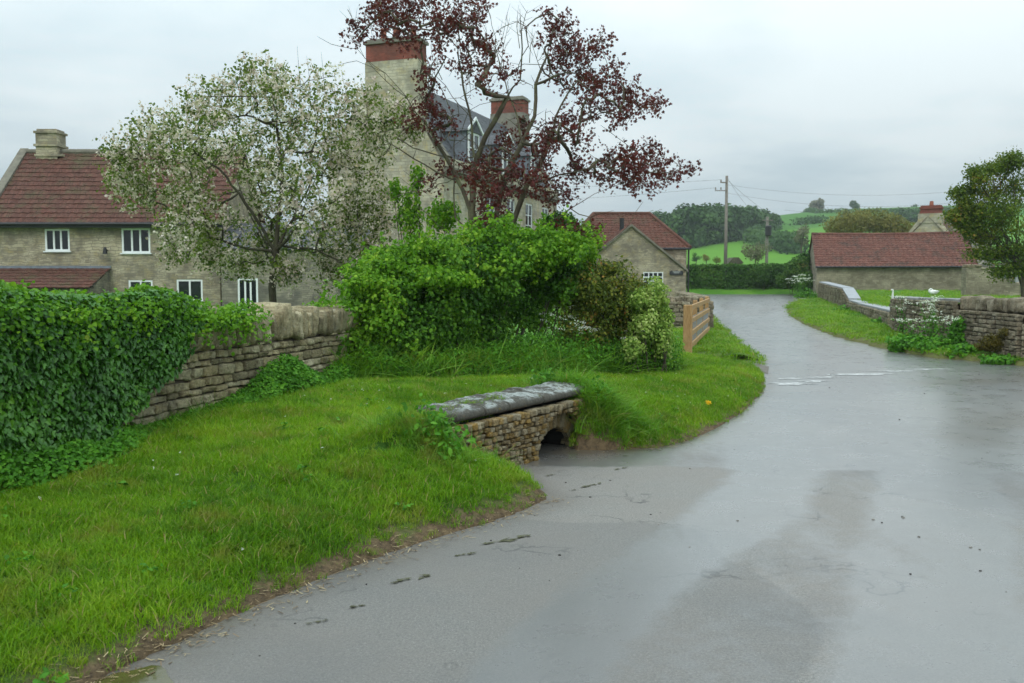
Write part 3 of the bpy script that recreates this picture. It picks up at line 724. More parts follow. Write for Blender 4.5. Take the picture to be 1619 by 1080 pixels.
# ---------- left cottage with the red tiled roof
def left_house():
    Y0 = 36.0; zE = 3.78; depth = 6.2; zR = 6.95; z0 = -.6
    xL = PY(-22, 440, Y0)[0]; xR = PY(348, 440, Y0)[0]; xRr = PY(384, 440, Y0)[0]
    h = empty('stone_cottage', ((xL + xR) / 2, Y0, z0), 'long cream stone cottage at the far left, with red tiled roof and lean-to', 'house')
    O = (xL, Y0); ax = (1, 0); nr = (0, -1); L = xR - xL
    def u(px): return PY(px, 440, Y0)[0] - xL
    def z(py): return PY(400, py, Y0)[2]
    ops = [(u(73), u(112), z(397), z(362)), (u(194), u(239), z(400), z(361)), (u(203), u(241), z(475), z(443)), (u(279), u(320), z(476), z(442))]
    ops_u = sorted(ops); m = MB()
    wall_with_openings(m, O, ax, nr, L, z0, zE, .35, ops_u)
    m.obox((xL, Y0 + .351, z0), (.35, 0, 0), (0, depth - .36, 0), (0, 0, zE - z0)); m.obox((xR - .35, Y0 + .351, z0), (.35, 0, 0), (0, depth - .36, 0), (0, 0, zE - z0))
    m.obox((xL + .001, Y0 + depth - .34, z0), (L - .002, 0, 0), (0, .34, 0), (0, 0, zE - z0))
    for x in (xL, xR - .35): m.prism([(x, Y0 + .003, zE), (x, Y0 + depth - .003, zE), (x, Y0 + depth / 2, zR - .05)], (.349, 0, 0))
    m.build('wall', COT, h)
    for i, o in enumerate(ops): window(h, O, ax, nr, *o, lights=[3, 3, 2, 2][i], mats=(WHITE, GLASS, CURT), curtain=True)
    rf = course_roof('roof', (xL + .12, Y0 - .3, zE - .02), (xR + .2, Y0 - .3, zE - .02), (xR + .2, Y0 + depth / 2, zR), (xL + .12, Y0 + depth / 2, zR), TILE_RED, h, ch=.30, tw=.32, amp=.012, lap=.04, sag=.05)
    course_roof('roof_slope', (xR + .2, Y0 + depth + .3, zE - .02), (xL + .12, Y0 + depth + .3, zE - .02), (xL + .12, Y0 + depth / 2, zR), (xR + .2, Y0 + depth / 2, zR), TILE_RED, h, ch=.5, tw=.32, amp=.012, du=.15)
    f = MB(); f.obox((xL + .12, Y0 - .31, zE - .20), (L + .1, 0, 0), (0, .10, 0), (0, 0, .15)); f.build('fascia', DARKWOOD, h)
    f = MB(); f.tube([(xL + .12, Y0 - .37, zE - .06), (xR + .2, Y0 - .37, zE - .06)], .055); f.build('gutter', IRON, h)
    r = MB()
    n = 30
    for i in range(n):
        a = xL + .1 + (L + .1) * i / n; r.tube([(a, Y0 + depth / 2, zR - .02), (a + (L + .1) / n - .01, Y0 + depth / 2, zR - .02)], .13, 8)
    r.build('ridge_tiles', COPE_D, h)
    c = MB()
    for s in (-1, 1):
        e = Y0 + depth / 2 + s * (depth / 2 + .35)
        c.prism([(xL - .12, e, zE - .10), (xL - .12, e, zE + .12), (xL - .12, Y0 + depth / 2, zR + .14), (xL - .12, Y0 + depth / 2, zR - .06)], (.34, 0, 0))
    c.build('verge_coping', COPE_D, h)
    # chimney
    cx = PY(83, 300, Y0 + depth / 2)[0]; cy = Y0 + depth / 2; w = .44
    zt = PY(83, 206, cy)[2]; s = MB()
    s.obox((cx - w, cy - .4, zR - .6), (2 * w, 0, 0), (0, .8, 0), (0, 0, zt - zR + .42)); s.obox((cx - w - .07, cy - .47, zt - .72), (2 * w + .14, 0, 0), (0, .94, 0), (0, 0, .09))
    s.obox((cx - w - .06, cy - .46, zt - .18), (2 * w + .12, 0, 0), (0, .92, 0), (0, 0, .09)); s.obox((cx - w + .03, cy - .36, zt - .09), (2 * w - .06, 0, 0), (0, .72, 0), (0, 0, .09))
    s.obox((cx - w - .05, cy - .45, zR - .25), (2 * w + .3, 0, 0), (0, .9, 0), (0, 0, .10))
    s.build('chimney', COT, h)
    # lean-to porch
    xa, xb = xL, PY(176, 424, Y0)[0]; zt2 = z(424); d = 1.9
    course_roof('lean_to_roof', (xa, Y0 - d, zt2 - .75), (xb, Y0 - d, zt2 - .75), (xb, Y0 - .01, zt2), (xa, Y0 - .01, zt2), TILE_RED, h, ch=.28, tw=.32, amp=.012)
    m = MB(); m.obox((xa, Y0 - .06, zt2 - .01), (xb - xa, 0, 0), (0, .055, 0), (0, 0, .10)); m.build('flashing', LEAD, h)
    m = MB(); m.obox((xa + .1, Y0 - d + .25, z0), (xb - xa - .2, 0, 0), (0, .3, 0), (0, 0, zt2 - .78 - z0)); m.prism([(xb - .4, Y0 - d + .56, z0), (xb - .4, Y0 - .01, z0), (xb - .4, Y0 - .01, zt2 - .06), (xb - .4, Y0 - d + .56, zt2 - .7)], (.3, 0, 0)); m.build('lean_to_wall', LIME_GREY, h)
    lx = PY(170, 398, Y0)[0]; m = MB(); m.tube([(lx, Y0, z(396)), (lx, Y0 - .22, z(393))], .025); m.tube([(lx, Y0 - .22, z(391)), (lx, Y0 - .22, z(402))], [.05, .10]); m.build('wall_lamp', IRON, h)
    return xR
xRc = left_house()
# ---------- low link range between cottage and tall house
def link_range():
    Y0 = 34.6; xa = PY(350, 440, Y0)[0] ; xb = PY(612, 440, 38.6)[0]; z0 = -.6; zt = PY(480, 392, Y0)[2]
    h = empty('link_range', ((xa + xb) / 2, Y0, z0), 'grey stone range with a narrow three light window behind the blossoming tree', 'house')
    ax, L = ax2((xa, Y0), (xb, 36.2)); nr = np.array([ax[1], -ax[0]])
    def u(px):
        r = ray(px, 460); t = (np.cross(np.array([xa, Y0]) - 0, ax)) / np.cross(np.array([r[0], r[1]]), ax); p = r[:2] * t
        return float(np.dot(p - np.array([xa, Y0]), ax))
    z = lambda py: PY(400, py, Y0)[2]
    ops = [(u(376), u(408), z(492), z(440))]; m = MB()
    wall_with_openings(m, (xa, Y0), ax, nr, L, z0, zt, .35, ops)
    back = np.array([-nr[0], -nr[1], 0]) * 3.2; A3 = np.array([xa, Y0, 0]); X3 = np.array([*ax, 0])
    m.obox(A3 + np.array([0, 0, z0]) - np.array([*nr, 0]) * .351, X3 * .3, back, (0, 0, zt - z0))
    m.obox(A3 + X3 * (L - .3) + np.array([0, 0, z0]) - np.array([*nr, 0]) * .351, X3 * .3, back, (0, 0, zt - z0))
    m.build('wall', LIME_GREY, h)
    window(h, (xa, Y0), ax, nr, *ops[0], lights=3, mats=(WHITE, GLASS, CURT))
    N3 = np.array([*nr, 0]); e = A3 + N3 * .2 + np.array([0, 0, zt - .03])
    course_roof('roof', e, e + X3 * L, e + X3 * L - N3 * 3.6 + np.array([0, 0, 1.15]), e - N3 * 3.6 + np.array([0, 0, 1.15]), SLATE, h, ch=.24, tw=.3, amp=.002, lap=.012, du=.3)
link_range()
# ---------- tall gabled house
def tall_house():
    N = np.array([-2.95, 40.0]); fd = np.array([.333, .943]); fd /= np.linalg.norm(fd); gd = np.array([-fd[1], fd[0]])   # along facade (away), along gable (left)
    Lf = 17.0; Wg = 5.7; zE = 6.45; zR = 10.75; z0 = -.4
    c = N + gd * Wg / 2 + fd * Lf / 2
    h = empty('tall_gabled_house', (c[0], c[1], z0), 'tall cream stone house with slate roof, dormers and big brick topped chimney', 'house')
    def P3(g, f, z): q = N + gd * g + fd * f; return np.array([q[0], q[1], z])
    G = np.array([*gd, 0]); Fd = np.array([*fd, 0]); out = -G; m = MB()
    t = .45
    # near gable, far gable
    for f0 in (0.0, Lf - t):
        m.prism([P3(0, f0, z0), P3(Wg, f0, z0), P3(Wg, f0, zE), P3(Wg * .80, f0, zE + 2.1), P3(Wg / 2, f0, zR + .12), P3(Wg * .20, f0, zE + 2.1), P3(0, f0, zE)], Fd * t)
    # facade with windows: openings along fd
    fo = []
    for f in (5.1, 8.1, 11.1, 14.1):
        fo.append((f, f + 1.25, 3.9, 5.75)); fo.append((f, f + 1.25, .6, 2.6))
    fo.sort()
    wall_with_openings(m, N + fd * t, fd, -gd, Lf - 2 * t, z0, zE, t, [(a - t, b - t, c1, d1) for a, b, c1, d1 in fo])
    wall_with_openings(m, N + gd * Wg + fd * t, fd, gd, Lf - 2 * t, z0, zE, t, [])
    m.build('wall', LIME_ASH, h)
    for o in fo: window(h, N, fd, -gd, *o, lights=2, rows=3, mats=(WHITE, GLASS, CURT), rec=.1, fw=.09)
    co = MB()
    for (zz, pr, hh) in ((zE - .30, .12, .14), (zE - .16, .26, .16)):
        co.obox(P3(0, .0, zz) , Fd * Lf, out * pr, (0, 0, hh))
    co.build('cornice', COPE_D, h)
    pp = MB(); pp.obox(P3(0, .02, zE), Fd * (Lf - .04), out * .10 , (0, 0, .42)); pp.build('parapet', LIME_ASH, h)
    # mansard-ish roof: steep lower slope then upper
    zk = zE + 2.0; gk = 1.35
    e = .02
    course_roof('roof', P3(e, t, zE + .03), P3(e, Lf - t, zE + .03), P3(gk, Lf - t, zk), P3(gk, t, zk), SLATE, h, ch=.22, tw=.3, amp=.001, lap=.012, du=.4)
    course_roof('roof_upper', P3(gk, t, zk), P3(gk, Lf - t, zk), P3(Wg / 2, Lf - t, zR), P3(Wg / 2, t, zR), SLATE, h, ch=.22, tw=.3, amp=.001, lap=.012, du=.4)
    course_roof('roof_back', P3(Wg - e, Lf - t, zE + .03), P3(Wg - e, t, zE + .03), P3(Wg / 2, t, zR), P3(Wg / 2, Lf - t, zR), SLATE, h, ch=.3, tw=.3, amp=.001, lap=.012, du=.4)
    cp = MB()
    for f0 in (-.04, Lf - t - .02):
        for a, b in (((-.12, zE + .3), (Wg * .20, zE + 2.14)), ((Wg * .20, zE + 2.14), (Wg / 2, zR + .16)), ((Wg / 2, zR + .16), (Wg * .8, zE + 2.14)), ((Wg * .8, zE + 2.14), (Wg + .1, zE + .1))):
            cp.prism([P3(a[0], f0, a[1]), P3(b[0], f0, b[1]), P3(b[0], f0, b[1] + .14), P3(a[0], f0, a[1] + .14)], Fd * (t + .1))
    cp.build('verge_coping', COPE_D, h)
    # dormers
    for f in (3.6, 8.2, 12.8):
        d = MB(); zz = zE + .5; hw = .75; hh = 1.45; g0 = .12
        d.obox(P3(g0, f - hw, zz), Fd * .09, G * 1.6, (0, 0, hh)); d.obox(P3(g0, f + hw - .09, zz), Fd * .09, G * 1.6, (0, 0, hh))
        dr = d.build('dormer', LEAD, h)
        window(dr, N + gd * g0, fd, -gd, f - hw + .09, f + hw - .09, zz, zz + hh, lights=2, rows=2, mats=(WHITE, GLASS, CURT), rec=-.04, fw=.09, sill=False)
        k = MB()
        k.prism([P3(g0 - .15, f - hw - .15, zz + hh), P3(g0 - .15, f + hw + .15, zz + hh), P3(g0 - .15, f, zz + hh + .62)], G * 2.1); k.build('dormer_roof', SLATE, dr)
        b = MB()
        for s in (-1, 1): b.prism([P3(g0 - .17, f + s * (hw + .2), zz + hh - .02), P3(g0 - .17, f + s * (hw + .2), zz + hh + .10), P3(g0 - .17, f, zz + hh + .74), P3(g0 - .17, f, zz + hh + .60)], -G * .05)
        b.build('bargeboard', WHITE, dr)
    # chimneys
    def chimney(g, f, w, d, zb, zs, zt, pots, mat2):
        s = MB(); s.obox(P3(g - w / 2, f, zb), G * w, Fd * d, (0, 0, zs - zb)); cs = s.build('chimney', mat2, h)
        s = MB(); s.obox(P3(g - w / 2 + .03, f + .03, zs), G * (w - .06), Fd * (d - .06), (0, 0, zt - zs)); s.build('brick_shaft', BRICK, cs)
        s = MB(); s.obox(P3(g - w / 2 - .06, f - .06, zt), G * (w + .12), Fd * (d + .12), (0, 0, .12)); s.obox(P3(g - w / 2 + .05, f + .05, zt + .12), G * (w - .1), Fd * (d - .1), (0, 0, .10)); s.build('cap', STACK, cs)
        for k in pots:
            s = MB(); b = P3(g + k, f + d / 2, zt + .2); s.tube([b, b + (0, 0, .08), b + (0, 0, .45), b + (0, 0, .5), b + (0, 0, .55)], [.17, .14, .12, .16, .15], 12); s.build('chimney_pot', POT, cs)
    zt1 = PY(614, 68, 40.8)[2]; zs1 = PY(614, 96, 40.8)[2]
    chimney(Wg / 2 - .42, -.10, 2.55, 1.0, zE + 2.3, zs1, zt1, (-.85, .0, .6), LIME_ASH)
    zt2 = PY(799, 160, 56)[2]; zs2 = PY(799, 180, 56)[2]
    chimney(Wg / 2 - .1, Lf - 1.3, 2.1, 1.1, zE + 2.3, zs2, zt2, (), STACK)
tall_house()
# ---------- small house with hipped roof and front gable wing
def small_house():
    Y0 = 50.0; xR = PY(1084, 440, Y0)[0]; apex = PY(998, 357, Y0); xA = apex[0]; zA = apex[2]; zE = PY(1084, 427, Y0)[2]; xL = xA - (xR - xA); z0 = .0
    h = empty('gabled_cottage', (xA, Y0, z0), 'small stone cottage with a hipped red pantile roof, front gable and dark wall plaque', 'house')
    m = MB(); z = lambda py: PY(1000, py, Y0)[2]; uu = lambda px: PY(px, 440, Y0)[0] - xL
    op = [(uu(1017), uu(1048.5), z(459), z(430))]
    wall_with_openings(m, (xL, Y0), (1, 0), (0, -1), xR - xL, z0, zE, .35, op)
    m.prism([(xL, Y0, zE), (xR, Y0, zE), (xA, Y0, zA - .02)], (0, .35, 0))
    m.obox((xL, Y0 + .351, z0), (.35, 0, 0), (0, 2.7, 0), (0, 0, zE - z0)); m.obox((xR - .35, Y0 + .351, z0), (.35, 0, 0), (0, 2.7, 0), (0, 0, zE - z0))
    # main block
    Y1 = Y0 + 3.05; z2 = PY(1060, 391.5, Y1)[2]; xRr = PY(1085, 440, Y1)[0]; xLl = PY(900, 440, Y1)[0]; D = 6.6
    m.obox((xLl, Y1, z0), (xRr - xLl, 0, 0), (0, .35, 0), (0, 0, z2 - z0)); m.obox((xRr - .35, Y1 + .351, z0), (.35, 0, 0), (0, D - .36, 0), (0, 0, z2 - z0)); m.obox((xLl, Y1 + .351, z0), (.35, 0, 0), (0, D - .36, 0), (0, 0, z2 - z0))
    m.build('wall', COT, h)
    window(h, (xL, Y0), (1, 0), (0, -1), *op[0], lights=4, rows=4, mats=(WHITE, GLASS, CURT), fw=.055, bar=.045)
    # finer glazing bars: a second vertical bar in each light
    zr = PY(1000, 338.5, Y1 + D / 2)[2]; xr = PY(1027, 338, Y1 + D / 2)[0]; xl = xLl + (xRr - xr); o = .18
    A = (xLl - o, Y1 - o, z2 - .03); B = (xRr + o, Y1 - o, z2 - .03); C = (xr, Y1 + D / 2, zr); Dd = (xl, Y1 + D / 2, zr); E = (xRr + o, Y1 + D + o, z2 - .03); Fp = (xLl - o, Y1 + D + o, z2 - .03)
    course_roof('roof', A, B, C, Dd, TILE_RED2, h, ch=.30, tw=.28, amp=.022, lap=.035, du=.07)
    course_roof('roof_hip', B, E, C, C, TILE_RED2, h, ch=.30, tw=.28, amp=.02, lap=.03, du=.1)
    course_roof('roof_hip', Fp, A, Dd, Dd, TILE_RED2, h, ch=.30, tw=.28, amp=.02, lap=.03, du=.1)
    course_roof('roof_back', E, Fp, Dd, C, TILE_RED2, h, ch=.4, tw=.28, amp=.02, du=.14)
    r = MB()
    for p, q in ((C, Dd), (B, C), (A, Dd), (E, C), (Fp, Dd)): r.tube([np.array(p) + (0, 0, .03), np.array(q) + (0, 0, .03)], .11, 8)
    r.build('ridge_tiles', TILE_RED2, h)
    # wing roof slopes meeting the main roof
    for s in (-1, 1):
        xe = xA + s * (xR - xA + .12); e0 = (xe, Y0 - .1, zE - .06); e1 = (xe, Y1 + .3, zE - .06); r1 = (xA, Y1 + 2.0, zA + .03); r0 = (xA, Y0 - .1, zA + .03)
        course_roof('wing_roof', *( (e0, e1, r1, r0) if s > 0 else (e1, e0, r0, r1)), TILE_RED2, h, ch=.3, tw=.28, amp=.02, du=.1)
    b = MB()
    for s in (-1, 1):
        xe = xA + s * (xR - xA + .1); b.prism([(xe, Y0 - .16, zE - .10), (xe, Y0 - .16, zE + .03), (xA, Y0 - .16, zA + .10), (xA, Y0 - .16, zA - .03)], (0, .12, 0))
    b.build('verge', COPE_D, h)
    # plaque
    m = MB(); a = PY(1058.5, 433, Y0)[0]; c = PY(1080, 433, Y0)[0]; zb = z(434.8); zt = z(427.5); w = c - a
    pts = [(a, zb), (a + w * .03, zb), (c - w * .03, zb), (c, zb + .05), (c, zt - .07), (c - w * .12, zt - .01), (c - w * .3, zt - .04), ((a + c) / 2, zt), (a + w * .3, zt - .04), (a + w * .12, zt - .01), (a, zt - .07)]
    m.prism([(x, Y0 - .05, zz) for x, zz in pts], (0, .045, 0)); pq = m.build('plaque', PLAQUE, h)
    m = MB()
    for (r0, r1, zz, zh) in ((.22, .78, .60, .05), (.3, .7, .36, .045)): m.obox((a + w * r0, Y0 - .058, zb + (zt - zb) * zz), (w * (r1 - r0), 0, 0), (0, .007, 0), (0, 0, zh))
    m.build('plaque_text_bars', PLAQUE_T, pq)  # plain pale bars added in place of illegible lettering
    fx = PY(983, 365, Y1 + 1)[0]; f0 = PY(983, 370, Y1 + .6); m = MB(); m.tube([(f0[0], f0[1], f0[2] - .4), (f0[0], f0[1], PY(983, 345, Y1 + .6)[2])], .13, 10); m.build('flue', IRON, h)
    m = MB(); m.tube([(xRr + .10, Y1 - .1, z2 - .1), (xRr + .10, Y1 - .1, 0.1)], .05, 8); m.build('drainpipe', IRON, h)
    m = MB(); m.tube([(xLl - .1, Y1 - .26, z2 - .07), (xRr + .2, Y1 - .26, z2 - .07)], .06, 8); m.build('gutter', IRON, h)
small_house()
# ---------- barn on the right
def barn():
    A = np.array([PY(1291, 440, 60.)[0], 60.]); fd = np.array([.974, -.225]); fd /= np.linalg.norm(fd); gd = np.array([-fd[1], fd[0]]) ; L = 10.15; W = 6.4; z0 = .1
    zE = PY(1291, 421, 60)[2]; zR = PY(1290, 369.5, 62.5)[2]
    h = empty('stone_barn', (A[0] + fd[0] * L / 2, A[1], z0), 'low windowless stone barn with a bright red pantile roof beside the bend in the road', 'barn')
    P3 = lambda f, g, z: np.array([*(A + fd * f + gd * g), z]); Fd = np.array([*fd, 0]); G = np.array([*gd, 0]); m = MB(); t = .4
    m.obox(P3(t, 0, z0), Fd * (L - 2 * t), G * t, (0, 0, zE - z0)); m.obox(P3(t, W - t, z0), Fd * (L - 2 * t), G * t, (0, 0, zE - z0))
    for f in (0, L - t): m.prism([P3(f, 0, z0), P3(f, W, z0), P3(f, W, zE), P3(f, W / 2, zR - .1), P3(f, 0, zE)], Fd * t)
    m.build('wall', BARN, h)
    course_roof('roof', P3(-.1, -.22, zE - .03), P3(L - .5, -.22, zE - .03), P3(L - .5, W / 2, zR), P3(-.1, W / 2, zR), TILE_BARN, h, ch=.30, tw=.28, amp=.024, lap=.04, du=.07, sag=.08)
    course_roof('roof_slope', P3(L - .5, W + .22, zE - .03), P3(-.1, W + .22, zE - .03), P3(-.1, W / 2, zR), P3(L - .5, W / 2, zR), TILE_BARN, h, ch=.4, tw=.28, amp=.02, du=.14)
    r = MB()
    for i in range(22):
        a = -.1 + (L - .4) * i / 22; r.tube([P3(a, W / 2, zR + .0 - .08 * math.sin(math.pi * i / 22)), P3(a + (L - .4) / 22 - .015, W / 2, zR + .0 - .08 * math.sin(math.pi * (i + 1) / 22))], .12, 8)
    r.build('ridge_tiles', TILE_BARN, h)
    c = MB()
    for s in (-1, 1): c.prism([P3(L - .5, W / 2 + s * (W / 2 + .2), zE - .12), P3(L - .5, W / 2 + s * (W / 2 + .2), zE + .1), P3(L - .5, W / 2, zR + .12), P3(L - .5, W / 2, zR - .08)], Fd * .55)
    c.build('verge_coping', COPE_D, h)
    m = MB(); m.tube([P3(-.1, -.26, zE - .06), P3(L - .4, -.26, zE - .06)], .05); m.build('gutter', IRON, h)
barn()
# ---------- farmhouse behind the barn
def farmhouse():
    Y0 = 74.; xc = PY(1468, 340, Y0)[0]; zA = PY(1468, 343, Y0)[2]; hw = 3.6; zE = 2.5; z0 = .4
    h = empty('farmhouse', (xc, Y0, z0), 'farmhouse beyond the barn with a pale stone gable and a square red brick chimney', 'house')
    m = MB(); D = 12.
    m.prism([(xc - hw, Y0, z0), (xc + hw, Y0, z0), (xc + hw, Y0, zE), (xc + .6, Y0, zA - .0), (xc - .6, Y0, zA), (xc - hw, Y0, zE)], (0, .4, 0))
    m.obox((xc - hw, Y0 + .401, z0), (.35, 0, 0), (0, D, 0), (0, 0, zE - z0)); m.obox((xc + hw - .35, Y0 + .401, z0), (.35, 0, 0), (0, D, 0), (0, 0, zE - z0))
    m.build('wall', LIME_ASH, h); hf = h
    h2 = empty('farm_building', (PY(1550, 400, 72.)[0], 72., z0), 'pale stone building end with a sloping roof half hidden by the right hand tree', 'building'); m = MB()
    xw0 = PY(1533, 400, 72.)[0]; xw1 = PY(1568, 400, 72.)[0]; zw = PY(1550, 378, 72.)[2]
    m.obox((xw0, 72., z0), (xw1 - xw0, 0, 0), (0, .4, 0), (0, 0, zw - z0)); m.obox((xw1 - .35, 72.401, z0), (.35, 0, 0), (0, 7., 0), (0, 0, zw - z0)); m.obox((xw0 , 72.401, z0), (.35, 0, 0), (0, 7., 0), (0, 0, zw - z0))
    m.build('wall', LIME_ASH, h2)
    zr = zA + .05
    course_roof('roof', (xc + hw + .1, Y0 - .1, zE), (xc + hw + .1, Y0 + D, zE), (xc, Y0 + D, zr), (xc, Y0 - .1, zr), TILE_BARN, h, du=.2)
    course_roof('roof_slope', (xc - hw - .1, Y0 + D, zE), (xc - hw - .1, Y0 - .1, zE), (xc, Y0 - .1, zr), (xc, Y0 + D, zr), TILE_BARN, h, du=.2)
    course_roof('wing_roof', (xw0 - .2, 71.8, zw - .02), (xw1 + .2, 71.8, zw - .02), (xw1 + .2, 75.5, zw + 1.2), (xw0 - .2, 75.5, zw + 1.2), TILE_BARN, h2, du=.2)
    for (px, Yc, w, pt, pm, zb) in ((1468, Y0 + .3, .75, 321, 338, zA - .5), (1527, 74., .95, 326, 350, zw)):
        x = PY(px, 330, Yc)[0]; zt = PY(px, pt + 4, Yc)[2]; zm = PY(px, pm, Yc)[2]
        s = MB(); s.obox((x - w - .15, Yc - .35, zb), (2 * w + .3, 0, 0), (0, 1.1, 0), (0, 0, zm - zb)); cs = s.build('chimney', LIME_ASH, h if px < 1500 else h2)
        s = MB(); s.obox((x - w, Yc - .2, zm), (2 * w, 0, 0), (0, .9, 0), (0, 0, zt - zm)); s.obox((x - w - .07, Yc - .27, zt - .28), (2 * w + .14, 0, 0), (0, 1.04, 0), (0, 0, .14)); s.obox((x - w - .05, Yc - .25, zm - .02), (2 * w + .1, 0, 0), (0, 1.0, 0), (0, 0, .18)); s.build('brick_shaft', BRICK, cs)
        s = MB(); s.tube([(x, Yc + .2, zt), (x, Yc + .2, zt + .35)], [.17, .13], 10); s.build('chimney_pot', POT, cs)
    hf.rotation_euler.z = -R(34)
farmhouse()
# ---------- rough outhouse with open front between barn and tree
def outhouse():
    Y0 = 47.; z0 = .3; f = lambda px, py: PY(px, py, Y0)
    h = empty('ruined_outhouse', (f(1580, 460)[0], Y0, z0), 'low ruined stone outhouse with a sloping broken top right of the barn', 'outbuilding')
    m = MB(); top = [(1528, 424), (1540, 419), (1552, 424), (1572, 432), (1590, 441), (1606, 447), (1625, 452), (1700, 458)]
    pts = [(f(x, y)[0], Y0, f(x, y)[2]) for x, y in top]; x0, x1 = pts[0][0], pts[-1][0]
    for a, b in zip(pts[:-1], pts[1:]): m.prism([(a[0], Y0, z0), (b[0], Y0, z0), b, a], (0, .5, 0))
    m.build('wall', BARN, h)
    st = Stones()
    for a, b in zip(pts[:-1], pts[1:]):
        a = np.array(a); b = np.array(b); n = max(1, int(np.linalg.norm(b - a) / .33))
        for i in range(n):
            c = a + (b - a) * (i + .5) / n + (0, .22, .02); st.add(c, (1, 0, 0), (0, 1, 0), (0, 0, 1), .17, .28, rng.uniform(.05, .12), rough=.2)
    st.build('wall_top', RWALLST, h)
    a = f(1578, 440); s = MB()
    for px in (1590, 1609): 
        p = PY(px, 440, 52.); s.obox((p[0] - .12, 52., z0), (.24, 0, 0), (0, .24, 0), (0, 0, 2.0))
    s.build('post', PALE_COPE, h)
    s = MB(); xa = PY(1583, 420, 52)[0]; s.obox((xa, 51.6, 2.35), (7, 0, 0), (0, 2.5, 0), (0, 0, .14)); s.build('roof', STACK, h)
    s = MB(); s.obox((xa + .2, 53.5, z0), (6.6, 0, 0), (0, .3, 0), (0, 0, 2.0)); s.build('back_wall', BARN, h)
outhouse()
SKY_TOP = 3.2; EXPO = -0.30

# ================================================================== DRY STONE FIELD WALL
wd = (WB - WA) / np.linalg.norm(WB - WA); WL = np.linalg.norm(WB - WA)
def wall_top_z(u): return 1.02 - .03 * math.sin(u * 1.1)
def field_wall():
    h = empty('field_wall', (*((WA + WB) / 2), .2), 'dry stone field wall with upright coping stones, half hidden by ivy', 'stone wall')
    st = Stones()
    rubble(st, WB, WA, lambda u: .05, lambda u: wall_top_z(u) - .0, depth=.16, rows=(.05, .125), wid=(.09, .30))
    # end face towards the hedge and rear face
    e = np.array([wd[1], -wd[0]])      # towards the road
    for o in st.V: pass
    st.build('wall_face', WALLST, h)
    m = MB(); n2 = np.array([-e[0], -e[1], 0]); A3 = np.array([*WA, 0.]); m.obox(A3 + (0, 0, -.1) + n2 * .05, np.array([*wd, 0]) * (WL - .02), n2 * .33, (0, 0, 1.12)); m.build('wall_core', MORTAR, h)
    sc_ = Stones(); u = 0.
    while u < WL:
        w = rng.uniform(.045, .10); hh = rng.uniform(.12, .152) + (.03 if rng.random() < .2 else 0)
        if w < .075: hh *= .85
        c = A3 + np.array([*wd, 0]) * (u + w / 2) + n2 * (.175 + rng.normal(0, .015)) + np.array([0, 0, 1.0 + hh - .01]); tl = rng.normal(0, .06); X3 = np.array([*wd, 0]); Zz = np.array([0, 0, 1.])
        sc_.add(c, X3 * math.cos(tl) + Zz * math.sin(tl), n2, Zz * math.cos(tl) - X3 * math.sin(tl), w / 2 + .001, rng.uniform(.18, .23), hh * rng.uniform(.86, 1.10), k=.45, rough=.14); u += w
    sc_.build('coping_stones', WALLST, h)
field_wall()

